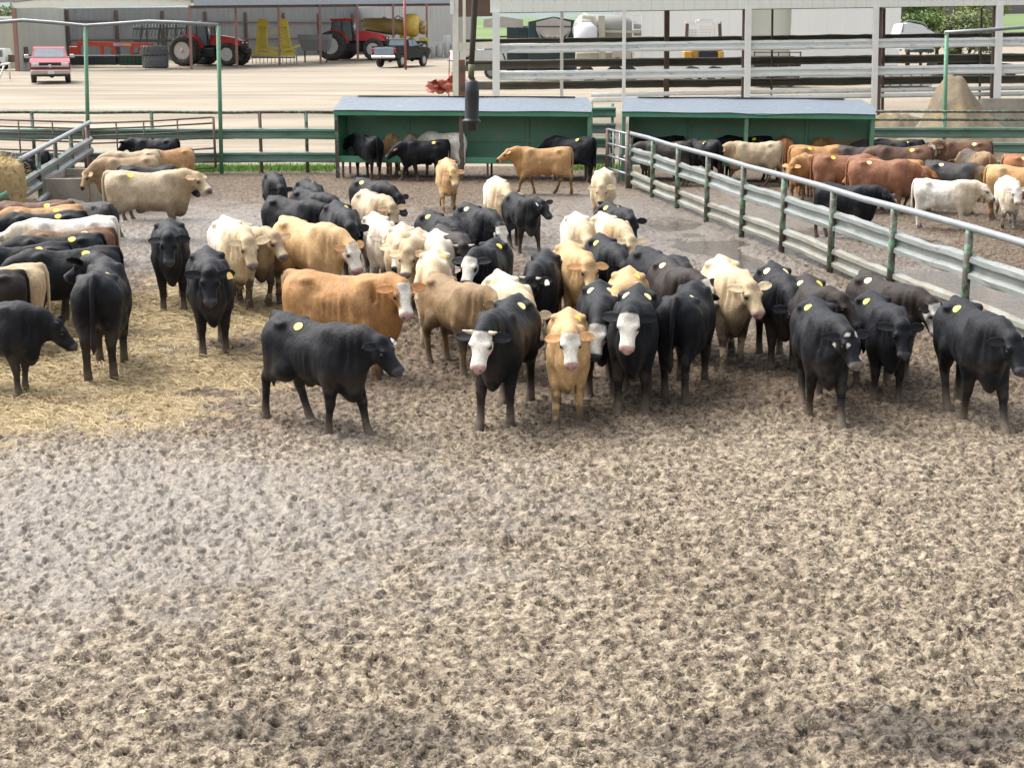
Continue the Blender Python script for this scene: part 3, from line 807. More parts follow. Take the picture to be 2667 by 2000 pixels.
def wheel(par, x, y, r, w, rim=rim_pale, tmat=tyre_mat, lugs=0, rimr=.6, name='wheel'):
    """axle along y; y sign gives the outer face"""
    s_ = 1 if y > 0 else -1
    t = MB(); 
    t.lathe([(r * rimr, -w / 2), (r * .93, -w / 2), (r, -w * .36), (r, w * .36), (r * .93, w / 2), (r * rimr, w / 2), (r * rimr * .98, 0), (r * rimr, -w / 2)], (x, y, r), (0, s_, 0), 28, True, False)
    if lugs:
        for k in range(lugs):
            a = 2 * math.pi * k / lugs
            for sd_ in (-1, 1):
                a2 = a + (math.pi / lugs if sd_ > 0 else 0)
                p0 = Vector((x + math.cos(a2) * r * .99, y + s_ * .02 * sd_, r + math.sin(a2) * r * .99)); a3 = a2 + .20
                p1 = Vector((x + math.cos(a3) * r * .98, y + s_ * sd_ * w * .47, r + math.sin(a3) * r * .98))
                t.beam(p0, p1, .05, .07, (math.cos(a2), 0, math.sin(a2)))
    o = t.build(name, tmat, par)
    MB().lathe([(r * rimr + .004, 0), (r * rimr * .95, .02), (r * rimr * .55, -w * .18), (r * .16, -w * .16), (r * .15, .02), (.02, .03)], (x, y + s_ * (w / 2 - .03), r), (0, s_, 0), 24).build('rim', rim, o)
    return o

def side_prism(mb, prof, y0, y1, top_in=0.0, zt=99):
    """side outline (x,z) swept across y; points above zt pulled in by top_in"""
    n = len(prof); V = []
    for s_, yy in ((0, y0), (1, y1)):
        for (x, z) in prof:
            k = top_in if z > zt else 0
            V.append((x, yy + (k if s_ == 0 else -k), z))
    Fc = [tuple(range(n)), tuple(range(2 * n - 1, n - 1, -1))] + [(i, n + i, n + (i + 1) % n, (i + 1) % n) for i in range(n)]
    mb.add(V, Fc)

def pickup(label, p, head, paint, lift=0.0, tail=None, bumper=chrome, mirror=chrome, plate=True, scale=1.0):
    t = thing('pickup_truck', label, 'pickup truck', p, head); t.scale = (scale,) * 3
    W = 1.0; z0 = .42 + lift
    low = [(2.75, z0 + .05), (2.82, z0 + .35), (2.78, z0 + .62), (2.60, z0 + .72), (1.45, z0 + .82), (1.30, z0 + .80), (-2.75, z0 + .80), (-2.80, z0 + .1), (-2.70, z0)]
    def arch_(cx, r, zc): return [(cx + r * math.cos(a), zc + r * math.sin(a)) for a in np.linspace(0.15, math.pi - .15, 9)]
    zc = .40 + lift * .5
    bot = [(-2.30, z0)] + list(reversed(arch_(-1.75, .50, zc))) + [(-1.2, z0), (1.35, z0)] + list(reversed(arch_(1.85, .50, zc))) + [(2.4, z0)]
    m = MB()
    side_prism(m, low[:9] + bot, -W, W)
    m.build('body', paint, t)
    m = MB(); m.prism([(-2.70, -W + .07, z0 + .803), (-2.70, W - .07, z0 + .803), (-.55, W - .07, z0 + .803), (-.55, -W + .07, z0 + .803)], (0, 0, .004)); m.build('bed', black_trim, t)
    m = MB(); m.beam((-2.72, -W + .03, z0 + .83), (-.5, -W + .03, z0 + .83), .09, .05); m.beam((-2.72, W - .03, z0 + .83), (-.5, W - .03, z0 + .83), .09, .05); m.build('bed_rail', paint, t)
    cab = [(1.28, z0 + .795), (.62, z0 + 1.33), (.40, z0 + 1.40), (-.40, z0 + 1.40), (-.52, z0 + 1.33), (-.62, z0 + .795)]
    m = MB(); side_prism(m, cab, -W + .06, W - .06, .14, z0 + 1.2); m.build('cab', paint, t)
    def quad(nm, pts, mt, par=t): 
        mm = MB(); a = Vector(pts[1]) - Vector(pts[0]); b_ = Vector(pts[2]) - Vector(pts[1]); n_ = a.cross(b_).normalized()
        mm.prism([Vector(q) + n_ * .004 for q in pts], n_ * .008); return mm.build(nm, mt, par)
    e = .8
    quad('windshield', [(1.18, -.80, z0 + .875), (1.18, .80, z0 + .875), (.68, .70, z0 + 1.28), (.68, -.70, z0 + 1.28)], glass)
    quad('rear_window', [(-.60, .74, z0 + .90), (-.60, -.74, z0 + .90), (-.535, -.66, z0 + 1.28), (-.535, .66, z0 + 1.28)], glass)
    for s_ in (1, -1):
        pts = [(1.0, s_ * (W - .055), z0 + .86), (.15, s_ * (W - .055), z0 + .86), (.15, s_ * (W - .165), z0 + 1.32), (.52, s_ * (W - .165), z0 + 1.32)]
        pts2 = [(.08, s_ * (W - .055), z0 + .86), (-.52, s_ * (W - .055), z0 + .86), (-.44, s_ * (W - .165), z0 + 1.32), (.08, s_ * (W - .165), z0 + 1.32)]
        for q in (pts, pts2): quad('side_window', q if s_ < 0 else q[::-1], glass)
        mm = MB(); mm.box((1.05, s_ * (W + .16), z0 + .93), (.12, .24, .20), None, .04); mm.beam((1.1, s_ * (W - .05), z0 + .86), (1.06, s_ * (W + .08), z0 + .90), .04, .05); mm.build('mirror', mirror, t)
        MB().box((2.76, s_ * .74, z0 + .52), (.10, .40, .19), None, .03).build('headlight', lamp_mat, t)
        MB().box((-2.79, s_ * (W - .09), z0 + .55), (.06, .16, .34), None, .02).build('tail_light', red_lamp, t)
    MB().box((2.80, 0, z0 + .50), (.06, 1.06, .26)).build('grille', black_trim, t)
    m = MB(); m.beam((2.84, -.95, z0 + .44), (2.84, .95, z0 + .44), .05, .07); m.lathe([(.085, 0), (.085, .015), (.05, .02)], (2.865, 0, z0 + .445), (1, 0, 0), 12); m.build('grille_bar', chrome, t)
    m = MB(); m.box((2.86, 0, z0 + .14), (.16, 2.0, .24), None, .05); m.build('front_bumper', bumper, t)
    MB().box((2.83, 0, z0 - .03), (.10, 1.7, .12)).build('valance', black_trim, t)
    if plate: MB().box((2.95, .02, z0 + .13), (.012, .32, .17)).build('number_plate', plate_mat, t)
    m = MB(); m.box((-2.90, 0, z0 + .10), (.16, 1.96, .20), None, .05); m.box((-2.90, 0, z0 + .13), (.17, .42, .10)); m.build('rear_bumper', chrome, t)
    if tail: MB().box((-2.80, 0, z0 + .50), (.04, 1.62, .52), None, .012).build('tailgate', tail, t)
    m = MB()
    for x in (1.85, -1.75): m.beam((x, -.8, .42 + lift * .4), (x, .8, .42 + lift * .4), .12, .12); m.ball((x, .05, .42 + lift * .4), .17)
    m.beam((-2.6, -.45, z0 - .02), (2.4, -.45, z0 - .02), .1, .14); m.beam((-2.6, .45, z0 - .02), (2.4, .45, z0 - .02), .1, .14); m.build('chassis', black_trim, t)
    for x in (1.85, -1.75):
        for s_ in (1, -1): wheel(t, x, s_ * (W - .13), .40 + lift * .30, .26)
    return t
rp = on_yard(134, 218)
pickup('faded red pickup truck facing the camera at the left, with a white plate', rp + Vector((-.8, 2.6, 0)), R(-73), red_truck, .02, None, worn('dull_bumper', (.44, .39, .34), (.36, .32, .29), scale=4, rough=.35, metal=.3), chrome, True, 1.02)
bpk = on_yard(1025, 176)
pickup('lifted black pickup truck parked in the yard, grey tailgate toward the camera', bpk + Vector((.5, 1.6, 0)), R(67), dark_truck, .24, grey_tailgate, chrome, black_trim, False, 1.03)
wpk = on_yard(1262, 178)
pickup('white pickup truck partly hidden behind the barn posts', wpk + Vector((.3, 0, 0)), R(14), white_truck, .06, None, chrome, black_trim, False, 1.0)

tr_red = worn('tractor_red', (.56, .035, .035), (.48, .03, .03), (.22, .05, .04), scale=2.5, rough=.35, bump=0, stain_lo=.6)
tr_dark = worn('tractor_chassis', (.022, .028, .032), (.035, .04, .042), scale=4, rough=.6)
def tractor(label, p, head, s_=1.0):
    t = thing('tractor', label, 'tractor', p, head); t.scale = (s_,) * 3
    m = MB(); m.box((.6, 0, 1.0), (3.6, .62, .62), None, .08); m.beam((-.8, -1.3, .98), (-.8, 1.3, .98), .22, .22); m.beam((2.05, -.9, .72), (2.05, .9, .72), .2, .2); m.box((.55, .72, .85), (1.1, .5, .6), None, .06); m.box((.55, -.72, .85), (1.1, .5, .6), None, .06); m.build('chassis', tr_dark, t)
    hood = [(.55, 1.32), (.55, 1.98), (1.2, 1.98), (2.35, 1.80), (2.72, 1.62), (2.80, 1.30)]
    m = MB(); side_prism(m, hood, -.46, .46, .10, 1.7); m.build('hood', tr_red, t)
    m = MB(); m.box((2.74, 0, 1.30), (.30, .84, .62), None, .06); m.box((2.95, 0, .95), (.45, .9, .34), None, .05); m.build('grille', black_trim, t)
    for yy in (-.30, .30): MB().box((2.86, yy, 1.50), (.10, .24, .12), None, .02).build('headlight', lamp_mat, t)
    cabp = [(.50, 1.30), (.42, 2.62), (-.95, 2.66), (-1.15, 1.55), (-.9, 1.30)]
    m = MB(); side_prism(m, cabp, -.72, .72, .06, 2.3); m.build('cab_glass', glass, t)
    m = MB()
    for yy in (-.70, .70):
        m.beam((.50, yy, 1.3), (.42, yy * .93, 2.64), .06, .06); m.beam((-.95, yy * .93, 2.66), (-1.15, yy, 1.5), .07, .07); m.beam((-.25, yy * 1.0, 1.35), (-.28, yy * .95, 2.64), .05, .05)
    m.build('cab_pillars', black_trim, t)
    m = MB(); m.box((-.28, 0, 2.74), (1.72, 1.52, .16), None, .06); m.build('cab_roof', tr_red, t)
    m = MB(); m.tube([(.62, -.62, 1.7), (.62, -.62, 2.75)], .075, 10); m.build('exhaust', chrome, t)
    m = MB(); m.box((-.25, 0, 2.86), (.3, .3, .12), None, .04); m.build('beacon', lamp_mat, t)
    for sd_ in (1, -1):
        m = MB()
        pts = [(-.8 + 1.05 * math.cos(a), .98 + 1.08 * math.sin(a)) for a in np.linspace(.15, 2.5, 10)]
        inn = [(-.8 + .98 * math.cos(a), .98 + 1.0 * math.sin(a)) for a in np.linspace(2.5, .15, 10)]
        m.prism([(x, sd_ * .62, z) for x, z in pts + inn], (0, sd_ * .55, 0)); m.build('fender', tr_red, t)
        m = MB(); m.beam((.35, sd_ * .75, .55), (.35, sd_ * 1.05, .55), .4, .04); m.beam((.35, sd_ * .8, .85), (.35, sd_ * 1.0, .85), .34, .04); m.build('step', black_trim, t)
        wheel(t, -.8, sd_ * 1.05, .98, .50, rim_pale, tyre_mat, 18); wheel(t, -.8, sd_ * 1.70, .98, .50, rim_pale, tyre_mat, 18)
        wheel(t, 2.05, sd_ * .98, .74, .42, rim_pale, tyre_mat, 16)
    return t
shedY0 = 111.0
tp1 = on_yard(548, 172)
tractor('red tractor with dual rear wheels at the left bay of the shed', tp1 + Vector((-.65, 1.6, 0)), R(-14), 1.17)
tp2 = on_yard(930, 158)
tractor('red tractor with dual rear wheels between the yellow frame and the black pickup', tp2 + Vector((-.9, 2.2, 0)), R(-10), 1.22)

# ---- long machinery shed
shed_panel = worn('shed_wall_panel', (.50, .52, .46), (.43, .45, .40), (.28, .25, .21), scale=.8, amt=.8, rough=.6, stretch=(2.5, 2.5, .18), stain_lo=.60, stain_hi=.78)
shed_shaded = worn('shed_panel_shaded', (.25, .26, .255), (.21, .215, .215), (.15, .15, .145), scale=.9, amt=.8, rough=.6, stretch=(2.5, 2.5, .2), stain_lo=.55)  # the shed wall again, with the interior shade put into its colour
shed_fascia = worn('shed_fascia', (.82, .84, .75), (.76, .79, .70), scale=.7, rough=.55, stretch=(3, 3, .2))
shed_roof = worn('shed_roof', (.36, .40, .45), (.32, .36, .41), scale=.5, rough=.5)
shed_post = worn('shed_red_oxide_post', (.28, .155, .125), (.24, .13, .105), scale=2, rough=.6)
shed = thing('machinery_shed', 'long open fronted machinery shed with red oxide posts and a pale gable end', 'shed')
C0, C1 = at_y(498, 175, 111), at_y(46, 182, 106)
E0 = at_y(1240, 150, 143)
bvec = E0 - C0; bvec.z = 0
e0, e1 = at_y(498, 15, 111), at_y(36, 22, 106)
eE = at_y(1240, 8.5, 143)
apexN = at_y(268, -20, 108.5)
W1 = at_y(176, 176, 122); w1t = Vector((W1.x, W1.y, e1.z)); E1 = W1 + bvec; e1E = e1 + bvec + Vector((0, 0, eE.z - e0.z)); apexE = apexN + bvec + Vector((0, 0, eE.z - e0.z))
m = MB()
n = 30
for i in range(n):
    p_, q_ = e1.lerp(e0, i / n), e1.lerp(e0, (i + .985) / n)
    def topz(f):
        xa = (apexN - e1).length / (e0 - e1).length; hL, hR = .42, .40
        za, zb, zcn = e1.z + .36, apexN.z, e0.z + .45
        return za + (zb - za) * min(1, f / .5) if f < .5 else zb + (zcn - zb) * (f - .5) / .5
    m.prism([p_, q_, Vector((q_.x, q_.y, topz((i + 1) / n))), Vector((p_.x, p_.y, topz(i / n)))], (0, -.05 - .006 * (i % 2), 0))
m.build('gable_fascia', shed_fascia, shed)
m = MB(); up = Vector((0, 0, 1)); ov = Vector((.25, -.25, 0))
m.add([e0 + up * .40 + ov, eE + up * .40 + ov, apexE + up * .1, apexN + up * .1 + Vector((0, -.3, 0))], [(0, 1, 2, 3)])
m.add([e1 + up * .34 + Vector((-.4, -.3, 0)), e1E + up * .34, apexE + up * .1, apexN + up * .1 + Vector((0, -.3, 0))], [(3, 2, 1, 0)])
m.build('roof', shed_roof, shed)
m = MB(); m.beam(e0 + up * .20 + ov, eE + up * .20 + ov, .06, .44); m.build('eave_trim', shed_roof, shed)
MB().beam(e0 + up * -.12, eE + up * -.12, .2, .22).build('header_beam', brown_post, shed)
def wall(nm, a, b_, za, zb, mat, n, th=.05, frac=(0, 1)):
    m = MB()
    for i in range(n):
        f0, f1 = frac[0] + (frac[1] - frac[0]) * i / n, frac[0] + (frac[1] - frac[0]) * (i + .99) / n
        p_, q_ = a.lerp(b_, f0), a.lerp(b_, f1); zt_ = za + (zb - za) * f0
        z_ = min(yz(p_.x, p_.y), yz(q_.x, q_.y)) - .1
        m.beam((p_.x, p_.y + .012 * (i % 2), (z_ + zt_) / 2), (q_.x, q_.y + .012 * (i % 2), (z_ + zt_) / 2), th, zt_ - z_)
    return m.build(nm, mat, shed)
wall('side_wall', C1, W1, e1.z + .2, e1.z + .2, shed_panel, 22)
wall('back_wall', W1, E1, e1.z + .2, e1E.z + .2, shed_shaded, 60)
wall('end_wall', E0, E1, eE.z, e1E.z, shed_shaded, 16)
m = MB()
for i in range(1, 9):
    q = W1.lerp(E1, (i - 1) / 7.2) + (C0 - C1).normalized() * .25; zq = yz(q.x, q.y)
    m.beam((q.x, q.y, zq - .1), (q.x, q.y, e1.z + .1), .22, .25, (0, 1, 0))
for z in (2.1, 3.6): m.beam(W1 + Vector((.2, -.15, z)), E1 + Vector((.2, -.15, z)), .08, .12)
m.build('frame_columns', brown_post, shed)
for i in range(7):
    px, py = [(498, 175), (617, 173), (728, 168), (835, 161.5), (932, 156), (1025, 152.5), (1112, 150)][i]
    Yp = 111 * (1 + i * .0362); bt = at_y(px, py, Yp); tp_ = at_y(px - 4 + i * .5, 15 - i * .9, Yp)
    MB().beam((bt.x, bt.y, bt.z - .6), (tp_.x, tp_.y, tp_.z), .17, .17, (0, 1, 0)).build('post', shed_post, shed)
bt, tp_ = C1, e1
MB().beam((bt.x, bt.y, bt.z - .3), (tp_.x, tp_.y, tp_.z), .25, .25, (0, 1, 0)).build('post', shed_post, shed)
# things parked in the shed
hd_red = worn('header_orange_red', (.50, .065, .035), (.44, .05, .03), (.30, .06, .05), scale=2, rough=.4, stain_lo=.62)
hdr = thing('crop_header', 'long orange red harvester header with a blue and yellow stripe, in the shed', 'farm implement', on_yard(280, 178) + Vector((0, 2.5, 0)), R(-3))
L0 = -2.9
m = MB(); m.beam((L0, 0, 1.78), (2.9, 0, 1.62), .30, .34)
for x in (-2.8, -1.0, -.15, 1.3, 2.0, 2.8): m.beam((x, 0, .95), (x, 0, 1.62), .26, .20, (0, 1, 0))
m.box((-3.2, .1, 1.2), (.7, .5, .7), None, .04); m.build('frame', hd_red, hdr)
MB().beam((-.05, -.17, 1.70), (1.35, -.17, 1.66), .02, .20).build('stripe', worn('blue_stripe', (.22, .22, .48), (.55, .50, .55), scale=3, amt=.8, rough=.4), hdr)
MB().beam((.75, -.185, 1.70), (1.30, -.185, 1.665), .02, .16).build('stripe', worn('yellow_stripe', (.70, .45, .04), scale=3, rough=.4), hdr)
m = MB(); m.box((-1.6, .1, .55), (3.6, 1.0, .75), None, .08); m.build('cutter_bar', worn('header_black', (.012, .018, .026), (.02, .026, .034), scale=3, rough=.4), hdr)
m = MB(); m.box((1.6, .2, .55), (2.6, 1.0, .8), None, .08)
for k in range(9): m.beam((.4 + k * .3, -.35, .2), (.4 + k * .3, -.5, .85), .06, .06)
m.build('pickup_reel', worn('header_green', (.018, .055, .035), (.03, .07, .05), scale=3, rough=.5), hdr)
mach = worn('dark_machine_steel', (.035, .05, .045), (.05, .065, .06), (.09, .08, .06), scale=3, rough=.6)
fold = thing('folded_cultivator', 'dark green folded cultivator standing tall at the back of the shed', 'farm implement', on_yard(360, 172) + Vector((1.5, 6.5, 0)), R(-8))
m = MB(); rs3 = np.random.RandomState(4)
for k in range(9): x = -3.2 + k * .8; m.beam((x, 0, .6), (x + rs3.uniform(-.5, .5), .1, 3.5 - .1 * abs(k - 4)), .10, .12)
for z in (.8, 1.8, 2.8): m.beam((-3.5, 0, z), (3.5, 0, z + .1), .12, .14)
m.build('frame', mach, fold); m = MB()
for k in range(26): x = -3.4 + k * .27; m.tube([(x, -.1, 3.2), (x + .1, -.35, 2.8), (x, -.45, 2.2)], .03, 5)
m.build('tines', mach, fold)
for k, (px, py) in enumerate(((407, 177),)):
    p_ = on_yard(px, py) + Vector((0, -.2, 0)); q_ = p_
    for j, (lab, dx, z) in enumerate((('grey tractor tyre lying flat at the bottom of the pair by the shed post', 0, 0), ('grey tractor tyre lying on top of the other by the shed post', -.06, .93))):
        t = thing('stacked_tyre', lab, 'tyre', (p_.x + dx, p_.y, p_.z + z - .02), 0)
        t.rotation_euler = (R(90), 0, R(20 * j)) if False else (0, 0, R(20 * j))
        w_ = .95 if j == 0 else .70; r_ = .93 if j == 0 else .98
        m = MB(); m.lathe([(.50, 0), (.86 * r_, 0), (r_, .12), (r_, w_ - .12), (.86 * r_, w_), (.50, w_), (.48, w_ / 2)], (0, 0, 0), (0, 0, 1), 32)
        o = m.build('carcass', tyre_old, t)
        m = MB()
        for k2 in range(20):
            a = 2 * math.pi * k2 / 20
            for sd_, off in ((0, 0), (1, math.pi / 20)):
                z_a, z_b = (w_ / 2, w_ * .06) if sd_ == 0 else (w_ / 2, w_ * .94)
                p0 = Vector((math.cos(a + off) * r_, math.sin(a + off) * r_, z_a)); p1 = Vector((math.cos(a + off + .26) * r_ * .985, math.sin(a + off + .26) * r_ * .985, z_b))
                m.beam(p0, p1, .075, .09, (math.cos(a), math.sin(a), 0))
        m.build('tread_lugs', tyre_old, t)
yel = worn('implement_yellow', (.62, .50, .05), (.55, .43, .05), (.30, .24, .08), scale=3, rough=.45, stain_lo=.58)
fr = thing('folded_implement', 'yellow folded field implement with two upright frames in the shed', 'farm implement', on_yard(716, 169) + Vector((-.2, 1.0, 0)), R(0)); fr.scale = (.80, .9, 1.10)
for sgn, nm in ((-1, 0), (1, 1)):
    m = MB()
    xb, xt = sgn * 1.25, sgn * 1.0
    for a_, b_ in (((xb - .55, .7), (xt - .42, 3.15)), ((xb + .55, .7), (xt + .40, 3.1))): m.beam((a_[0], 0, a_[1]), (b_[0], 0, b_[1]), .16, .16, (0, 1, 0))
    for k in range(8):
        f = .1 + k * .11; z = .7 + 2.4 * f; xm = xb + (xt - xb) * f
        m.beam((xm - .5 + .08 * f, .05, z), (xm + .5 - .08 * f, .05, z + (.1 if k % 2 else -.1)), .10, .08)
    m.beam((xt - .42, 0, 3.0), (xt + .40, 0, 2.9), .12, .55)
    m.prism([(xb - .42, .12, 1.0), (xb + .30, .12, 1.0), (xt + .26, .12, 2.95), (xt - .34, .12, 2.95)], (0, .06, 0))
    m.build('wing_frame', yel, fr)
m = MB(); m.beam((-2.1, -.3, .75), (2.2, -.3, .72), .3, .22); m.beam((-.6, -.2, 1.2), (2.3, -.3, .95), .18, .16); m.beam((.9, -.4, .9), (2.7, -.5, 1.35), .14, .14); m.beam((-1.2, -.3, 1.1), (.5, -.3, .8), .14, .14); m.build('main_frame', yel, fr)
m = MB()
for k in range(12): m.lathe([(.05, -.03), (.30, -.02), (.30, .02), (.05, .03)], (-2.1 + k * .38, -.5, .32), (1, .15, 0), 14)
m.beam((-2.2, -.5, .5), (2.2, -.5, .5), .08, .1); m.build('discs', mach, fr)
m = MB(); m.beam((2.35, -.5, .02), (2.3, -.5, 1.0), .12, .12, (0, 1, 0)); m.build('stand', galv, fr)
MB().box((.0, .12, 2.35), (.8, .3, .5), None, .05).build('toolbox', worn('toolbox_beige', (.55, .50, .36), scale=4), fr)
bx = thing('grey_hopper', 'plain grey hopper box standing behind the yellow frame', 'hopper', on_yard(780, 168) + Vector((.8, 4, 0)), R(-5))
m = MB(); m.prism([(-1.3, -.7, 1.9), (1.3, -.7, 1.9), (1.0, -.4, 1.0), (-1.0, -.4, 1.0)], (0, 1.3, 0)); m.box((0, -.05, 2.1), (2.6, 1.3, .4)); m.build('box', worn('hopper_grey', (.20, .22, .23), scale=3), bx)
m = MB()
for x in (-.9, .9): m.beam((x, 0, 0), (x, 0, 1.1), .1, .1, (0, 1, 0))
m.build('legs', mach, bx)
aug = thing('feed_mixer', 'yellow and white mixer drum with a long brown auger tube, above the black pickup', 'mixer', on_yard(1060, 152) + Vector((0, 1.5, 0)), R(0))
zb = aug.location.z; Ya = aug.location.y
A = lambda px, py: at_y(px, py, Ya) - aug.location
m = MB(); m.tube([A(946, 62), A(1000, 66), A(1060, 74)], [.50, .62, .72], 14); m.build('auger_tube', worn('mixer_brown', (.30, .22, .06), (.24, .17, .05), scale=2, rough=.5), aug)
m = MB(); m.tube([A(940, 56), A(1045, 53)], .10, 8); m.tube([A(985, 55), A(1000, 45), A(1015, 54)], .05, 6); m.tube([A(1022, 54), A(1036, 42), A(1050, 50)], .05, 6); m.tube([A(952, 80), A(1030, 90)], .12, 8); m.build('rails', mach, aug)
m = MB(); c_ = A(1060, 74); d_ = A(1100, 70); ax_ = (d_ - c_)
m.lathe([(.45, -.25), (.95, 0), (1.02, .5), (1.0, 1.0), (.7, 1.25)], A(1056, 66), (1, 0, -.05), 18); m.build('drum', worn('mixer_yellow', (.62, .42, .05), (.58, .38, .05), (.66, .64, .55), scale=1.6, rough=.4, stain_lo=.55), aug)
m = MB(); m.lathe([(.3, 0), (.62, .1), (.62, .5), (.4, .6)], A(1093, 71), (1, 0, -.1), 16); m.build('drive_head', worn('mixer_head', (.55, .38, .10), (.10, .10, .12), scale=4, amt=1, rough=.4), aug)
m = MB(); m.beam(A(1048, 84), A(1050, 104), .5, .35, (0, 1, 0)); m.beam(A(1075, 86), A(1070, 108), .35, .3, (0, 1, 0)); m.build('chute', worn('chute_yellow', (.58, .40, .06), scale=3), aug)
m = MB(); m.beam(A(990, 112), A(1110, 112), .7, .3); m.build('deck', mach, aug)
for px in (1004, 1040, 1092): wheel(aug, A(px, 128).x, -.8, .5, .35, rim_pale, tyre_mat)
m = MB(); m.box(A(1103, 104), (.7, .5, .35), None, .05); m.build('fender', yel, aug)
stck = thing('drum_row', 'pale blue and white drums and sacks stacked at the far end of the shed', 'drums', on_yard(1150, 150) + Vector((0, .5, 0)))
for x, h_, mt in ((-1.5, .9, 0), (-.8, 1.0, 1), (-.2, 1.3, 1), (.5, 1.9, 1), (1.1, 1.2, 0)):
    MB().lathe([(.28, 0), (.32, .05), (.32, h_ - .06), (.27, h_)], (x, .05 * h_, 0), (0, 0, 1), 14).build('drum', worn('drum_%d' % int(h_ * 10), [(.38, .45, .52), (.50, .52, .50)][mt], scale=3), stck)
# red pole in front
rp0, rp1 = on_yard(1057, 181), None
rp1 = at_y(1053, -20, rp0.y)
MBp = MB(); MBp.tube([(rp0.x, rp0.y, rp0.z - .2), rp1], .085, 10)
pole = MBp.build('yard_pole', worn('red_pole', (.30, .085, .075), (.25, .08, .07), scale=2, rough=.5)); tag(pole, 'tall thin red pole standing in the yard in front of the black pickup', 'pole')
# left edge: tan wall, trailer, white rail
lw = thing('tan_building', 'pale building with a white roof line at the far left edge', 'building', on_yard(-40, 178) + Vector((-3.2, 3, 0)))
m = MB(); m.box((0, 0, 1.7), (12.2, 5, 3.8)); m.build('wall', worn('tan_wall', (.40, .39, .33), (.34, .33, .28), scale=1, stretch=(3, 1, .3)), lw)
m = MB(); m.box((0, 0, 3.68), (12.6, 5.4, .18)); m.build('roof_edge', white_paint, lw)
m = MB()
for z in (1.6, 3.1): m.beam((5.6, -2.6, z), (6.4, -2.6, z), .1, .1)
m.build('brackets', brown_post, lw)
v_ = on_yard(-15, 184)
tlr = thing('flat_trailer', 'white topped vehicle front cut off by the left edge', 'vehicle', v_ + Vector((-.2, 1, 0)))
m = MB(); side_prism(m, [(-2, .5), (.95, .5), (1.0, .9), (.85, 1.5), (-2, 1.55)], -.9, .9, .1, 1.3); m.build('cab', white_truck, tlr)
m = MB(); m.box((.2, -.86, 1.15), (1.2, .05, .45)); m.build('window', glass, tlr)
wheel(tlr, .3, -.85, .4, .25); wheel(tlr, .3, .85, .4, .25)
m = MB(); m.box((1.6, .4, .8), (1.6, 1.2, .5)); m.box((1.9, .4, 1.3), (.5, .8, .6)); rk = m.build('hitch_load', brown_post, tlr)
wg = thing('white_rail', 'white pipe rail gate standing in the yard at the left edge', 'gate')
q0, q1 = on_yard(26, 208), on_yard(-60, 240)
MB().tube([q0 + Vector((0, 0, 0)), at_y(24, 166, q0.y), at_y(-10, 172, q0.y - 3), at_y(-80, 184, q0.y - 8)], .06, 8).build('rail', white_paint, wg)
MB().tube([at_y(12, 168, q0.y - 1), at_y(-10, 230, q0.y - 1)], .055, 8).build('brace', white_paint, wg)
# orange plastic netting by the cream post
net_mat = worn('orange_netting', (.62, .19, .13), (.50, .20, .15), (.55, .40, .32), scale=6, amt=.8, rough=.6)
nb = at_y(1165, 243, 55)
net = thing('safety_netting', 'crumpled orange safety netting lying at the foot of the cream barn post', 'netting', (nb.x, nb.y, nb.z))
G2 = []
for i in range(9):
    row = []
    for j in range(22):
        x = -.75 + 1.6 * j / 21; z = (i / 8) * (.45 + .35 * math.exp(-((x - .25) / .25) ** 2)) + .05 * math.sin(j * 1.7 + i); y = .22 * math.sin(j * .9 + i * .6) + .15 * math.cos(i * 1.9 + j * .3)
        row.append((x + .06 * math.sin(i * 2.1 + j), y, z))
    G2.append(row)
MB().grid(G2).build('sheet', net_mat, net)
m = MB()
for (x, h_) in ((.05, 1.3), (.42, 1.5)): m.tube([(x, .1, -.2), (x + .03, .1, h_)], .02, 6)
m.build('stakes', brown_post, net)

# ---- right: hopper trailers, tank, white building, loader, boat, trees
bigb = thing('white_building', 'large plain white metal building behind the barn', 'building', (0, 0, 0))
wb_m = worn('white_metal_wall', (.84, .84, .80), (.78, .79, .76), scale=.35, rough=.5, stretch=(4, 1, .2))
wb_m2 = worn('cream_metal_wall', (.70, .71, .62), (.66, .67, .58), scale=.35, rough=.5, stretch=(4, 1, .2))
by = 92.0
for (xa, xb, mt, dy, nm) in ((1600, 1945, wb_m, 0, 'wall'), (1945, 2055, wb_m2, 1.2, 'wall'), (2055, 2338, wb_m, .4, 'wall')):
    a_, b_ = at_y(xa, 200, by + dy), at_y(xb - 1, 200, by + dy); m = MB(); n = max(4, int((b_.x - a_.x) / .55))
    for i in range(n):
        f0, f1 = i / n, (i + .99) / n
        m.box((a_.x + (b_.x - a_.x) * (f0 + f1) / 2, by + dy + .012 * (i % 2), 4.2), ((b_.x - a_.x) / n * .995, .08, 6.6))
    m.build(nm, mt, bigb)
a_, b_ = at_y(1600, 0, by), at_y(2338, 0, by)
m = MB(); m.box(((a_.x + b_.x) / 2, by + 9, 7.6), (b_.x - a_.x + .5, 18.6, .3)); m.build('roof', shed_roof, bigb)
m = MB(); m.box((b_.x - .05, by + 9, 4.2), (.1, 17, 6.6)); m.build('wall', wb_m2, bigb)

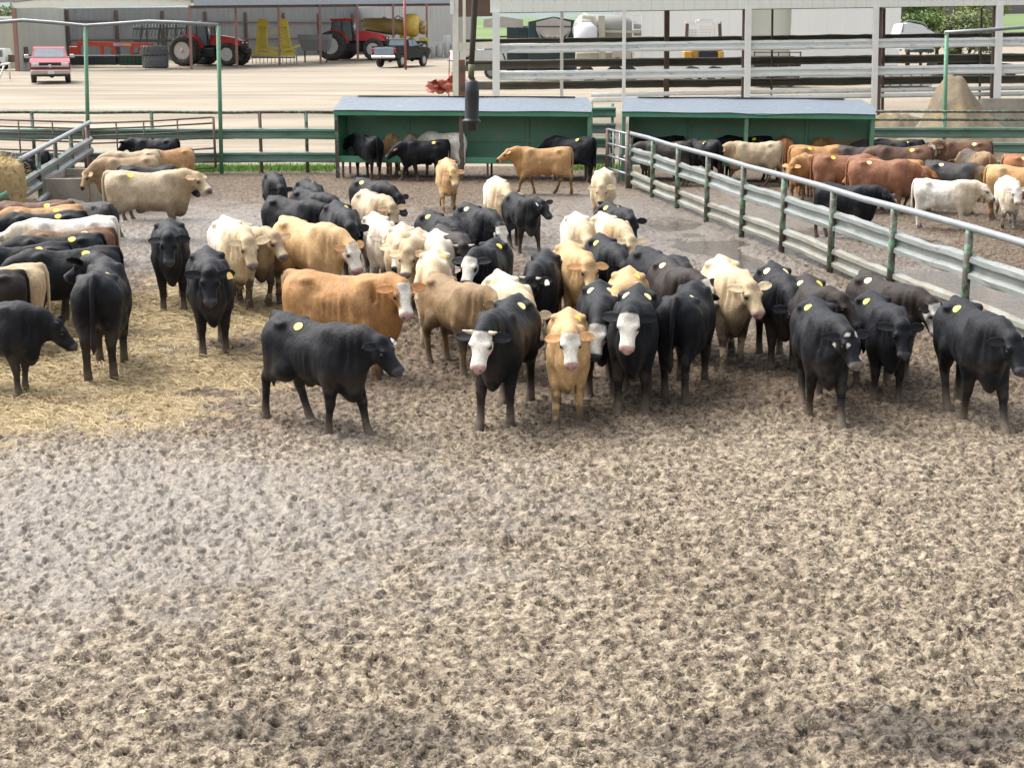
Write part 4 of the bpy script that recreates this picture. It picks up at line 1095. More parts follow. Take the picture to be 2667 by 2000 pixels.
grey_h = worn('hopper_dusty_grey', (.42, .40, .37), (.34, .31, .28), (.30, .22, .17), scale=1.6, amt=.8, rough=.6, stain_lo=.6)
dark_h = worn('trailer_dark_teal', (.015, .035, .042), (.02, .045, .05), scale=2, rough=.5)
def hopper(label, px, py, Yh, w, dark=False):
    base = at_y(px, py, Yh); base.z = yz(base.x, Yh)
    t = thing('hopper_trailer', label, 'trailer', base)
    top = at_y(px, 44, Yh).z - base.z
    h = w / 2
    m = MB(); m.prism([(-h, 0, top - .30), (-h, 0, top - .78), (-h * .55, 0, top - 1.14), (h * .55, 0, top - 1.14), (h, 0, top - .78), (h, 0, top - .30), (0, 0, top - .06)], (0, .12, 0)); m.build('end_sheet', grey_h, t)
    m = MB(); m.prism([(-h * 1.42, .3, top - .28), (-h * 1.42, .3, .35), (h * 1.3, .3, .35), (h * 1.3, .3, top - .22), (0, .3, top)], (0, 6.5, 0)); m.build('tank', dark_h, t)
    m = MB(); m.beam((-h - .02, -.03, top - .55), (h + .02, -.03, top - .55), .04, .05); m.build('band', dark_h, t)
    m = MB()
    for s_ in (-1, 1): m.beam((s_ * h * .95, -.04, top - .80), (s_ * h * .55, -.1, top - 1.5), .06, .08)
    m.build('braces', galv, t)
    m = MB(); m.beam((-h * .9, .3, .85), (h * .9, .3, .85), .3, .25); m.box((0, 2.5, .9), (1.0, 5, .3)); m.build('chassis', black_trim, t)
    for x in (-.9, .9): wheel(t, x, .9, .5, .35, galv, tyre_mat); wheel(t, x, 2.2, .5, .35, galv, tyre_mat)
    return t, top
t, top = hopper('grey hopper trailer with a pointed top and white letters below, behind the barn rails', 1441, 170, 86, 1.95)
# pale letters on the frame below the hopper
m = MB()
def stroke(x, z, pts, hgt=.26):
    for (a0, b0), (a1, b1) in zip(pts[:-1], pts[1:]): m.beam((x + a0 * hgt * .62, -.14, z + b0 * hgt), (x + a1 * hgt * .62, -.14, z + b1 * hgt), .02, .075, (0, 1, 0))
zl = at_y(1441, 106, 86).z - t.location.z
stroke(-.38, zl, [(0, 0), (0, 1), (1, 1)]); stroke(-.38, zl, [(0, .5), (.8, .5)])
stroke(-.08, zl, [(0, 1), (0, 0), (1, 0)])
stroke(.20, zl, [(0, 0), (0, 1), (1, 1), (1, 0)]); stroke(.20, zl, [(0, .5), (1, .5)])
m.build('lettering', white_paint, t)
fb = at_y(1320, 170, 88); fb.z = yz(fb.x, 88)
t = thing('gooseneck_trailer', 'low dark trailer with a white box on a frame, behind the white barn post', 'trailer', fb)
zt_ = at_y(1320, 44, 88).z - fb.z
m = MB(); m.prism([(-1.35, 0, zt_ - .62), (.95, 0, zt_ - .62), (.95, 0, zt_ - .18), (-.25, 0, zt_), (-1.35, 0, zt_ - .18)], (0, 2.2, 0)); m.build('box', grey_h, t)
m = MB()
for x in (-.75, .1, .6): m.beam((x, 0, .4), (x, 0, zt_ - .6), .09, .09, (0, 1, 0))
m.beam((-.8, 0, zt_ - 1.15), (1.2, 0, zt_ - 1.1), .07, .09); m.beam((-.5, -.02, zt_ - 1.3), (.1, -.02, .55), .08, .09); m.beam((.5, -.02, zt_ - 1.2), (1.2, -.02, .6), .08, .09); m.build('stand', mach, t)
m = MB(); m.box((1.1, 1.5, 1.5), (2.2, 3.0, 3.0), None, .1); m.box((.6, .4, .75), (3.6, .9, .5), None, .05); m.build('body', dark_h, t)
for x in (-.9, 1.6): wheel(t, x, -.1, .42, .3, galv, tyre_mat)

tank_m = worn('silver_tank', (.25, .25, .225), (.20, .195, .165), (.16, .145, .115), scale=1.1, amt=.8, rough=.35, metal=.35, stretch=(.6, 1, 1), stain_lo=.6)
cy_m = worn('cream_tank_steel', (.42, .40, .31), (.36, .34, .26), scale=2, rough=.5)
tb = at_y(1590, 172, 80); tb.z = yz(tb.x, 80)
tank = thing('tank_trailer', 'silver cylindrical feed tank trailer with a white ladder at its right end', 'tank trailer', tb)
T = lambda px, py, dy=0: at_y(px, py, 80 + dy) - tb
c0, c1_ = T(1508, 80), T(1672, 82)
rad = (T(1590, 38) - T(1590, 122)).length / 2
d_ = (c1_ - c0); Ld = d_.length
m = MB(); m.lathe([(.05, -.35), (rad * .55, -.25), (rad * .93, 0), (rad, .12), (rad, Ld * .62), (rad * .97, Ld * .70), (rad * .42, Ld * .98), (.15, Ld * 1.0)], c0, d_, 26); m.build('tank', tank_m, tank)
m = MB(); m.beam(T(1562, 82, -1.0), T(1668, 84, -1.0), .06, .12); m.build('side_rail', cy_m, tank)
m = MB(); m.beam(T(1569, 164, -1.0), T(1566, 42, -1.0), .34, .3, (0, 1, 0)); m.build('column', cy_m, tank)
m = MB(); m.tube([T(1517, 42, -1.0), T(1545, 48, -1.0), T(1550, 90, -1.0), T(1548, 104, -1.0)], .16, 10); m.tube([T(1548, 40, -1.1), T(1552, 70, -1.1), T(1572, 108, -1.1)], .05, 8); m.build('hoses', cy_m, tank)
m = MB(); m.lathe([(.35, 0), (.62, .25), (.60, 1.0), (.30, 1.25)], T(1525, 124, -1.1), (0, 0, 1), 16); m.build('white_sack', worn('white_sack', (.66, .67, .68), (.58, .60, .63), scale=3), tank)
m = MB()
for px in (1649, 1673): m.beam(T(px, 160, -.9), T(px - 1, 40, -.9), .07, .07, (0, 1, 0))
for py in (42, 62, 78, 96, 112, 130, 150): m.beam(T(1649, py, -.9), T(1673, py, -.9), .05, .06)
for k in range(4): m.beam(T(1650 + k * 5, 42 + 0, -.9), T(1655 + k * 5, 60, -.9), .03, .03)
m.build('ladder', white_paint, tank)
m = MB(); m.beam(T(1500, 152, -.4), T(1650, 150, -.4), .9, .5); m.box(T(1618, 148, -1.0), (1.0, .1, .5)); m.build('chassis', cy_m, tank)
MB().box(T(1608, 153, -1.1), (.22, .04, .10)).build('tail_light', red_lamp, tank)
for px in (1525, 1600, 1635): wheel(tank, T(px, 170).x, -.6, .48, .3, galv, tyre_mat)
wt = at_y(1500, 170, 79); wt.z = yz(wt.x, 79)
th = thing('poly_tank', 'small rounded white tank at the foot of the silver feed tank', 'tank', wt + Vector((.1, -.2, 0)))
MB().lathe([(.3, 0), (.36, .1), (.36, .55), (.22, .72), (.08, .74)], (0, 0, 0), (0, 0, 1), 18).build('shell', white_paint, th); MB().lathe([(.1, 0), (.1, .06)], (0, 0, .74), (0, 0, 1), 10).build('lid', black_trim, th)

ld = at_y(1835, 168, 82); ld.z = yz(ld.x, 82)
ldr = thing('loader', 'yellow loader with a white framed cab in front of the white building', 'loader', ld)
Lr = lambda px, py, dy=0: at_y(px, py, 82 + dy) - ld
m = MB()
for pts in (((1786, 157), (1790, 57)), ((1878, 157), (1874, 57))): m.beam(Lr(*pts[0]), Lr(*pts[1]), .17, .17, (0, 1, 0))
m.build('mast', brown_post, ldr)
m = MB()
for pts in (((1786, 58), (1812, 64)), ((1876, 58), (1856, 64)), ((1812, 58), (1858, 58)), ((1820, 72), (1856, 72)), ((1820, 72), (1822, 120)), ((1856, 72), (1858, 120)), ((1864, 62), (1864, 120))): m.beam(Lr(*pts[0], -.2), Lr(*pts[1], -.2), .12, .14)
m.build('cab_frame', white_paint, ldr)
m = MB(); m.beam(Lr(1818, 55, .4), Lr(1852, 55, .4), 1.3, .12); m.build('cab_roof', white_truck, ldr)
m = MB()
for k in range(7): m.beam(Lr(1796 + k * 4, 78, .2), Lr(1796 + k * 4, 105, .2), .015, .015, (0, 1, 0)); m.beam(Lr(1794, 78 + k * 4, .2), Lr(1852, 78 + k * 4, .2), .012, .012)
m.build('mesh_guard', galv, ldr)
m = MB(); m.box(Lr(1790, 147), (.45, .7, .55), None, .06); m.box(Lr(1876, 147), (.30, .7, .55), None, .06); m.box(Lr(1833, 140, .6), (1.5, 1.2, .8), None, .08); m.build('body', worn('loader_orange', (.55, .30, .05), (.45, .24, .05), scale=4, rough=.45), ldr)
m = MB(); m.box(Lr(1843, 145, -.1), (.95, .3, .5), None, .04); m.build('grille', black_trim, ldr)
for px in (1808, 1868): wheel(ldr, Lr(px, 160).x, -.35, .42, .3, white_paint, tyre_mat); 
for px in (1808, 1868): wheel(ldr, Lr(px, 160).x, 1.4, .42, .3, white_paint, tyre_mat)

fl = at_y(2020, 172, 76); fl.z = yz(fl.x, 76)
flt = thing('stock_trailer', 'dark low trailer with rusty slatted sides parked behind the barn rails', 'trailer', fl)
m = MB(); m.box((0, .8, .95), (2.35, 2.4, 1.05), None, .06); m.build('body', worn('trailer_dark', (.030, .026, .020), (.045, .04, .03), scale=3, rough=.7), flt)
m = MB()
for z in (1.2, 1.45, 1.68): m.beam((-1.2, -.44, z), (1.2, -.44, z), .04, .05)
for x in (-1.15, -.3, .05, .6, 1.15): m.beam((x, -.44, .6), (x, -.44, 1.72), .06, .05, (0, 1, 0))
m.build('slats', brown_post, flt)
MB().box((.1, 1.0, 1.98), (1.9, 1.8, .32), None, .12).build('roof', white_truck, flt)
for x in (-.7, .7): wheel(flt, x, -.3, .36, .25, galv, tyre_mat)
bo = at_y(2392, 150, 84); bo.z = yz(bo.x, 84)
boat = thing('boat', 'white covered boat with hooped rails parked in front of the trees', 'boat', bo)
Bt = lambda px, py, dy=0: at_y(px, py, 84 + dy) - bo
m = MB(); m.prism([Bt(2342, 96), Bt(2352, 64), Bt(2372, 60), Bt(2402, 66), Bt(2440, 90), Bt(2444, 96)], (0, 2.0, 0)); m.prism([Bt(2346, 100), Bt(2444, 100), Bt(2430, 128), Bt(2356, 130)], (0, 2.0, 0)); m.build('hull', worn('boat_white', (.62, .65, .68), (.54, .58, .62), scale=2, rough=.35), boat)
m = MB()
for dy in (0, .5): m.tube([Bt(2351, 84, dy), Bt(2352, 60, dy), Bt(2366, 54, dy), Bt(2396, 58, dy), Bt(2412, 66, dy), Bt(2418, 78, dy)], .035, 6)
m.build('hoops', galv, boat)
m = MB(); m.beam(Bt(2360, 134), Bt(2430, 134), .5, .12); m.build('trailer', mach, boat)
for px in (2380, 2405): wheel(boat, Bt(px, 150).x, .1, .33, .22, galv, tyre_mat)
wx = at_y(2356, 148, 72); wx.z = yz(wx.x, 72)
for k in range(5):
    ib = thing('water_crate', ['leftmost', 'second from left', 'middle', 'second from right', 'rightmost'][k] + ' of the five white caged liquid crates behind the barn rails', 'liquid crate', (wx.x - .96 + k * .49, wx.y, wx.z), 0, 'white caged liquid crates')
    MB().box((0, 0, .62), (.44, .9, .92), None, .05).build('bottle', white_paint, ib)
    m = MB()
    for x in (-.235, .235): m.beam((x, -.47, .1), (x, -.47, 1.12), .025, .025, (0, 1, 0))
    for z in (.3, .6, .9, 1.12): m.beam((-.235, -.47, z), (.235, -.47, z), .02, .02)
    m.build('cage', galv, ib)
    MB().box((0, 0, .07), (.46, .95, .14)).build('pallet', brown_post, ib)
dk = at_y(2530, 152, 84); dk.z = yz(dk.x, 84)
pickup('dark pickup truck far behind the barn rails near the right edge', dk, R(4), dark_truck, .05, None, chrome, black_trim, False, .8)

# ---- dirt pile, retaining wall
dirt_mat = worn('sandy_dirt', (.21, .165, .105), (.14, .118, .085), (.25, .175, .08), scale=1.1, amt=1, rough=.95, bump=1.0, stain_lo=.50, stain_hi=.66)
dpY = 46.0
dp = at_y(2495, 330, dpY); base_z = yz(0, dpY)
pk = at_y(2478, 200, dpY).z - base_z
nx_, ny_ = 110, 60
gx = np.linspace(-4.2, 4.6, nx_); gy = np.linspace(-2.4, 3.6, ny_)
GXx, GYy = np.meshgrid(gx, gy, indexing='ij')
cxp = at_y(2480, 330, dpY).x
ridge = pk * np.interp(GXx, [-4.2, -3.0, -2.0, -1.4, -1.02, -.82, -.62, -.30, .0, .30, .62, .92, 1.35, 1.85, 2.7, 4.6], [0, .12, .25, .36, .47, .62, .90, .98, 1.0, .96, .80, .66, .50, .35, .16, .0])
prof = np.clip(1 - np.abs(GYy) / (2.3 - .1 * np.abs(GXx)), 0, 1) ** .85
nz = fbm(GXx * 1.3, GYy * 1.3, oct=5, seed=201) - .5
Zd = ridge * prof * (1 + .10 * nz) + .30 * nz * (prof > 0) + .20 * np.sqrt(np.clip(ridge * prof, 0, None)) * (fbm(GXx * 3.2, GYy * 1.6, oct=4, seed=215) - .5) + .10 * (np.abs(fbm(GXx * 4, GYy * 4, oct=3, seed=207) - .5)) * (prof > .02) - .06
ii = np.arange(nx_ * ny_).reshape(nx_, ny_)
Qd = np.stack([ii[:-1, :-1], ii[1:, :-1], ii[1:, 1:], ii[:-1, 1:]], -1).reshape(-1, 4)
dpo = mesh_obj('dirt_pile', np.stack([GXx, GYy, Zd], -1).reshape(-1, 3), Qd, dirt_mat, None, True)
dpo.location = (cxp, dpY, base_z)
tag(dpo, 'steep pile of tan and grey dirt behind the right pen', 'dirt pile')
rw = MB(); a_ = at_y(2560, 258, BY - .6); b_ = at_y(2900, 262, BY - .6)
rw.box(((a_.x + b_.x) / 2, BY - .4, a_.z / 2), (b_.x - a_.x, .4, a_.z)); rwo = rw.build('retaining_wall', concrete); tag(rwo, 'low grey concrete wall under the barn posts at the right edge', 'wall')
ds = MB(); n = 24
ds_o = thing('spoil_bank', 'low crumbling earth bank between the feed shelter and the dirt pile', 'earth bank', (at_y(2330, 300, 47.5).x, 47.5, yz(0, 47.5)))
gx = np.linspace(-2.6, 3.0, 60); gy = np.linspace(-1.2, 1.6, 24); GXx, GYy = np.meshgrid(gx, gy, indexing='ij')
Zd = 1.25 * np.clip(1 - np.abs(GYy) / 1.3, 0, 1) ** .7 * np.clip(1.15 - np.abs(GXx) / 2.8, 0, 1) ** .5 * (.7 + .7 * fbm(GXx * 2, GYy * 2, oct=4, seed=311)) - .05
ii = np.arange(60 * 24).reshape(60, 24); Qd = np.stack([ii[:-1, :-1], ii[1:, :-1], ii[1:, 1:], ii[:-1, 1:]], -1).reshape(-1, 4)
mesh_obj('bank', np.stack([GXx, GYy, Zd], -1).reshape(-1, 3), Qd, dirt_mat, ds_o, True)

# ---- grass tufts at the fence foot and by the barn
grass_mat = worn('grass_blades', (.12, .26, .035), (.19, .34, .06), scale=2, rough=.8, bump=0)
V_, F_ = [], []
rs4 = np.random.RandomState(12)
def tuft(x, y, z, h):
    a = rs4.uniform(0, 6.28); l = rs4.uniform(-.5, .5); n0 = len(V_); w_ = .012
    V_.extend([(x - w_ * math.cos(a), y - w_ * math.sin(a), z), (x + w_ * math.cos(a), y + w_ * math.sin(a), z), (x + l * h * math.sin(a), y - l * h * math.cos(a), z + h)]); F_.append((n0, n0 + 1, n0 + 2))
for (pa, pb_, Yc, sp_, cnt) in ((480, 870, FY + 1.1, .5, 5200), (480, 560, FY + .5, .25, 1200), (1480, 1620, FY + 1.5, .5, 1400), (2600, 2800, FY2 + 1.2, .5, 1000), (1860, 1905, 60.5, .5, 900)):
    for k in range(cnt):
        y = Yc + rs4.normal() * sp_; x = xpx(rs4.uniform(pa, pb_), Yc)
        tuft(x, y, yz(x, y) - .03, rs4.uniform(.06, .20))
tag(mesh_obj('grass', V_, F_, grass_mat), kind='stuff')

# ---- trees
bark = worn('bark', (.10, .08, .06), (.07, .055, .04), scale=5, rough=.9, bump=.6)
def leafmat(nm, a, b_, c_):
    m, nt, b = mat_base(nm)
    oi = nt.nodes.new('ShaderNodeTexCoord'); 
    col = ramp(nt, noise(nt, oi.outputs['Object'], .9, 4, .6), [(.32, a), (.52, b_), (.68, c_)])
    nt.links.new(col, b.inputs['Base Color']); b.inputs['Roughness'].default_value = .75
    return m
lf_green = leafmat('leaves_green', (.05, .10, .028), (.10, .17, .045), (.19, .25, .07))
lf_yel = leafmat('leaves_yellowing', (.085, .13, .025), (.22, .25, .045), (.36, .34, .07))
lf_olive = leafmat('leaves_olive', (.08, .115, .045), (.16, .20, .08), (.25, .27, .11))
def tree(label, px, Y, w, ztop, leaf, seed, zc=None, base=None):
    rg = np.random.RandomState(seed)
    bx = at_y(px, 150, Y).x; bz = yz(bx, Y)
    t = thing('tree', label, 'tree', (bx, Y, bz), 0, 'trees beyond the barn')
    H = ztop - bz
    m = MB(); lean = rg.uniform(-.3, .3)
    m.tube([(0, 0, -.2), (lean * .3, .1, H * .3), (lean, 0, H * .6)], [H * .032, H * .024, H * .012], 8)
    cl = []
    for k in range(16):
        a = rg.uniform(0, 6.28); r = w / 2 * math.sqrt(rg.uniform(.08, 1)) * .8; z = H * rg.uniform(.34, .92); r *= math.sqrt(max(.15, 1 - ((z / H - .55) / .5) ** 2))
        c_ = Vector((r * math.cos(a), r * math.sin(a), z)); cl.append((c_, w * rg.uniform(.14, .24)))
        m.tube([(lean * .5, 0, z * .62), c_ * .6 + Vector((0, 0, z * .3)), c_], [H * .010, H * .007, H * .003], 5)
    m.build('trunk', bark, t)
    V, Fc = [], []
    for c_, r in cl:
        for k in range(330):
            d = rg.normal(size=3); d /= np.linalg.norm(d); q = np.array(c_) + d * r * rg.uniform(.45, 1.08) * np.array((1, 1, .78))
            nrm = d + rg.normal(size=3) * .7; nrm /= np.linalg.norm(nrm)
            u_ = np.cross(nrm, rg.normal(size=3)); u_ /= np.linalg.norm(u_); v_ = np.cross(nrm, u_); s_ = rg.uniform(.07, .16) * (w / 5) ** .5
            n0 = len(V); V.extend([q - u_ * s_, q - v_ * s_ * .6, q + u_ * s_, q + v_ * s_ * .6]); Fc.append((n0, n0 + 1, n0 + 2, n0 + 3))
    mesh_obj('crown', V, np.array(Fc), leaf, t)
zpt = lambda py, Y: at_y(1333, py, Y).z
tree('dark green tree right of the white building', 2365, 110, 5.5, zpt(-30, 110), lf_green, 1)
tree('yellowing tree behind the boat', 2440, 116, 5.0, zpt(-20, 116), lf_yel, 2)
tree('olive leaved tree between the yellowing ones', 2490, 112, 4.5, zpt(0, 112), lf_olive, 3)
tree('pale yellow green tree beside the thin tall post', 2550, 118, 4.6, zpt(-5, 118), lf_yel, 4)
tree('small dark tree low behind the boat rails', 2400, 104, 3.6, zpt(35, 104), lf_green, 5)
tree('low olive tree under the pale one at the right', 2520, 105, 3.4, zpt(45, 105), lf_olive, 6)
tree('distant green tree above the pale building at the left edge', 5, 190, 9, zpt(20, 190), lf_olive, 7)
tree('distant green tree beside the gable at the left edge', -45, 200, 10, zpt(30, 200), lf_green, 8)
# far wooded ridge at the left
rg_ = MB(); n = 60; rows = []
for j, (dy, f) in enumerate(((0, 0), (60, .75), (140, 1.0), (260, .2))):
    rows.append([(-330 + i * 9, 900 + dy, yz(-330 + i * 9, 900 + dy) - 1 + f * (9 + 7 * float(fbm(np.array([i * .35]), np.array([j * .8]), None, 4, 91)[0]))) for i in range(n)])
rg_.grid(rows)
tag(rg_.build('wooded_hill', worn('far_woods', (.12, .16, .15), (.16, .20, .17), scale=.08, rough=.95, bump=0)), kind='structure')
# ================================================================ CATTLE
def smin(a, b, k):
    h = np.clip(.5 + .5 * (b - a) / k, 0, 1)
    return b * (1 - h) + a * h - k * h * (1 - h)

class Field:
    def __init__(s, lo, hi, h):
        s.lo = np.array(lo, dtype=float); s.h = h
        s.n = np.ceil((np.array(hi) - s.lo) / h).astype(int) + 1
        s.ax = [s.lo[i] + h * np.arange(s.n[i]) for i in range(3)]
        s.f = np.full(tuple(s.n), 9.0)
    def win(s, lo, hi):
        a = [max(0, int((lo[i] - s.lo[i]) / s.h)) for i in range(3)]
        b = [min(s.n[i], int((hi[i] - s.lo[i]) / s.h) + 2) for i in range(3)]
        sl = tuple(slice(a[i], max(a[i] + 1, b[i])) for i in range(3))
        X, Y, Z = np.meshgrid(s.ax[0][sl[0]], s.ax[1][sl[1]], s.ax[2][sl[2]], indexing='ij', sparse=True)
        return sl, X, Y, Z
    def put(s, sl, d, k): s.f[sl] = smin(s.f[sl], d, k)
    def cone(s, a, b, ra, rb, k=.04, flat=1.0, lat=(0, 1, 0)):
        a = np.array(a, float); b = np.array(b, float); m = max(ra, rb) + k + .03
        sl, X, Y, Z = s.win(np.minimum(a, b) - m, np.maximum(a, b) + m)
        ab = b - a; L2 = ab.dot(ab) + 1e-9
        px, py, pz = X - a[0], Y - a[1], Z - a[2]
        t = np.clip((px * ab[0] + py * ab[1] + pz * ab[2]) / L2, 0, 1)
        qx, qy, qz = px - t * ab[0], py - t * ab[1], pz - t * ab[2]
        d2 = qx * qx + qy * qy + qz * qz
        if flat != 1.0:
            ql = qx * lat[0] + qy * lat[1] + qz * lat[2]
            d2 = d2 + ql * ql * (flat * flat - 1)
        s.put(sl, np.sqrt(d2) - (ra + (rb - ra) * t), k)
    def carve(s, c, r, k=.05):
        m = max(r) + k + .03
        sl, X, Y, Z = s.win([c[i] - m for i in range(3)], [c[i] + m for i in range(3)])
        q = np.sqrt(((X - c[0]) / r[0]) ** 2 + ((Y - c[1]) / r[1]) ** 2 + ((Z - c[2]) / r[2]) ** 2)
        s.f[sl] = -smin(-s.f[sl], (q - 1) * min(r), k)
    def ell(s, c, r, k=.05, rot=0.0):
        m = max(r) + k + .03
        sl, X, Y, Z = s.win([c[i] - m for i in range(3)], [c[i] + m for i in range(3)])
        x, y, z = X - c[0], Y - c[1], Z - c[2]
        if rot:
            cr, sr = math.cos(rot), math.sin(rot); x, z = x * cr + z * sr, -x * sr + z * cr
        q = np.sqrt((x / r[0]) ** 2 + (y / r[1]) ** 2 + (z / r[2]) ** 2)
        s.put(sl, (q - 1) * min(r), k)
    def mesh(s):
        f = s.f; n = s.n
        ins = f < 0
        cor = [(i, j, k) for i in (0, 1) for j in (0, 1) for k in (0, 1)]
        sub = lambda A, c: A[c[0]:n[0] - 1 + c[0], c[1]:n[1] - 1 + c[1], c[2]:n[2] - 1 + c[2]]
        cnt = sum(sub(ins, c).astype(np.int8) for c in cor)
        act = (cnt > 0) & (cnt < 8)
        I = np.argwhere(act)
        idx = -np.ones(act.shape, dtype=np.int64); idx[act] = np.arange(len(I))
        vals = np.stack([f[I[:, 0] + c[0], I[:, 1] + c[1], I[:, 2] + c[2]] for c in cor], 1)
        P = np.zeros((len(I), 3)); W = np.zeros(len(I))
        for a in range(8):
            for b in range(a + 1, 8):
                df = [cor[b][i] - cor[a][i] for i in range(3)]
                if sum(abs(x) for x in df) != 1: continue
                va, vb = vals[:, a], vals[:, b]
                cr = (va < 0) != (vb < 0)
                t = np.where(cr, va / np.where(cr, va - vb, 1), 0)
                for i in range(3): P[:, i] += np.where(cr, cor[a][i] + t * df[i], 0)
                W += cr
        P = (P / W[:, None] + I) * s.h + s.lo
        Q = []
        for ax in range(3):
            o1, o2 = (ax + 1) % 3, (ax + 2) % 3
            sl0 = [slice(1, n[i] - 1) for i in range(3)]; sl1 = list(sl0)
            sl0[ax] = slice(0, n[ax] - 1); sl1[ax] = slice(1, n[ax])
            a, b = ins[tuple(sl0)], ins[tuple(sl1)]
            E = np.argwhere(a != b)
            if not len(E): continue
            inside_first = a[tuple(E.T)]
            E = E.copy(); E[:, o1] += 1; E[:, o2] += 1
            def cell(d1, d2):
                c = E.copy(); c[:, o1] -= d1; c[:, o2] -= d2
                return idx[c[:, 0], c[:, 1], c[:, 2]]
            q = np.stack([cell(1, 1), cell(0, 1), cell(0, 0), cell(1, 0)], 1)
            q[~inside_first] = q[~inside_first][:, ::-1]
            Q.append(q)
        Q = np.concatenate(Q)
        Q = Q[(Q >= 0).all(1)]
        # two light smoothing passes
        for lam in (.5, -.4, .45):
            e0 = np.concatenate([Q[:, i] for i in range(4)]); e1 = np.concatenate([Q[:, (i + 1) % 4] for i in range(4)])
            cn = np.bincount(e0, minlength=len(P)).astype(float); cn[cn == 0] = 1
            av = np.stack([np.bincount(e0, weights=P[e1, i], minlength=len(P)) / cn for i in range(3)], 1)
            P = P + lam * (av - P)
        return P, Q

TX = np.array([-.82, -.77, -.66, -.48, -.30, -.08, .14, .34, .50, .62, .72, .79])
TT = np.array([1.14, 1.24, 1.285, 1.30, 1.27, 1.245, 1.24, 1.255, 1.27, 1.235, 1.13, 1.00])
TB = np.array([1.00, .84, .72, .65, .595, .55, .53, .525, .51, .52, .58, .72])
TW = np.array([.05, .14, .205, .245, .255, .278, .288, .265, .225, .19, .15, .07])
HU = np.array([-.06, -.015, .05, .125, .185, .25, .315, .375, .42, .448])
HW = np.array([.06, .115, .136, .134, .116, .095, .090, .098, .095, .066])
HT = np.array([.04, .075, .088, .088, .082, .072, .066, .068, .060, .040])
HB = np.array([.06, .11, .155, .175, .178, .166, .148, .132, .115, .075])

COATS = {
    'black': (.0062, .0072, .0100), 'blackbrown': (.026, .019, .016), 'grey': (.040, .038, .038), 'smoke': (.055, .044, .036),
    'red': (.34, .150, .070), 'darkred': (.23, .105, .058), 'orange': (.40, .215, .088), 'tan': (.43, .25, .112), 'gold': (.52, .335, .165),
    'cream': (.60, .49, .34), 'buff': (.38, .275, .165), 'beige': (.46, .365, .245), 'white': (.70, .655, .57), 'brown': (.135, .072, .043), 'dun': (.25, .165, .085),
}
MUD = np.array((.062, .045, .032)); DRY = np.array((.21, .165, .12))

coat_mat, nt, b = mat_base('cattle_coat')
at = nt.nodes.new('ShaderNodeAttribute'); at.attribute_name = 'coat'
v = coords(nt, 'Object', (1, 1, .45))
hn = noise(nt, v, 95, 3, .7)
pn = noise(nt, coords(nt, 'Object', (1, 1, .7)), 8, 5, .68)
fn = noise(nt, coords(nt, 'Object', (1.2, 1.2, .5)), 32, 4, .7)
c1 = mixc(nt, 1.0, at.outputs['Color'], ramp(nt, hn, [(.25, .72), (.75, 1.25)]), 'MULTIPLY')
c1 = mixc(nt, 1.0, c1, ramp(nt, pn, [(.3, .80), (.7, 1.14)]), 'MULTIPLY')
c1 = mixc(nt, 1.0, c1, ramp(nt, fn, [(.3, .82), (.7, 1.16)]), 'MULTIPLY')
nt.links.new(c1, b.inputs['Base Color'])
b.inputs['Roughness'].default_value = .50
b.inputs['Specular IOR Level'].default_value = .18
b.inputs['Sheen Weight'].default_value = .015
b.inputs['Sheen Roughness'].default_value = .4
bp = nd(nt, 'ShaderNodeBump', Strength=.35, Distance=.012); nt.links.new(hn, bp.inputs['Height'])
bp2 = nd(nt, 'ShaderNodeBump', Strength=.45, Distance=.02); nt.links.new(fn, bp2.inputs['Height']); nt.links.new(bp.outputs['Normal'], bp2.inputs['Normal'])
nt.links.new(bp2.outputs['Normal'], b.inputs['Normal'])
nt.links.new(ramp(nt, pn, [(.3, .40), (.7, .66)]), b.inputs['Roughness'])
eye_mat, nt, b = mat_base('eye'); b.inputs['Base Color'].default_value = (.008, .006, .005, 1); b.inputs['Roughness'].default_value = .12
horn_mat = worn('horn', (.55, .48, .36), (.25, .2, .14), scale=18, rough=.45)
sticker_mat = worn('yellow_sticker', (.82, .62, .03), (.80, .66, .15), stain=(.80, .70, .38), scale=22, amt=.4, rough=.5, bump=0, stain_lo=.56, stain_hi=.62)
pale_sticker_mat = worn('pale_sticker', (.80, .70, .36), (.75, .62, .22), scale=22, amt=.5, rough=.5, bump=0)
tag_white = worn('white_tag', (.75, .74, .70), (.6, .6, .55), scale=30, amt=.4, rough=.45, bump=0)
tag_yellow = worn('yellow_tag', (.72, .52, .16), (.6, .42, .1), scale=30, amt=.4, rough=.45, bump=0)
tag_red = worn('red_tag', (.62, .12, .10), (.5, .1, .08), scale=30, amt=.4, rough=.45, bump=0)
ink_mat = worn('tag_ink', (.03, .03, .035), scale=30, rough=.6, bump=0)

def rot_y(v, a):  # swing forward for a>0
    c, s = math.cos(a), math.sin(a)
    return np.array((v[0] * c - v[2] * s, v[1], v[0] * s + v[2] * c))

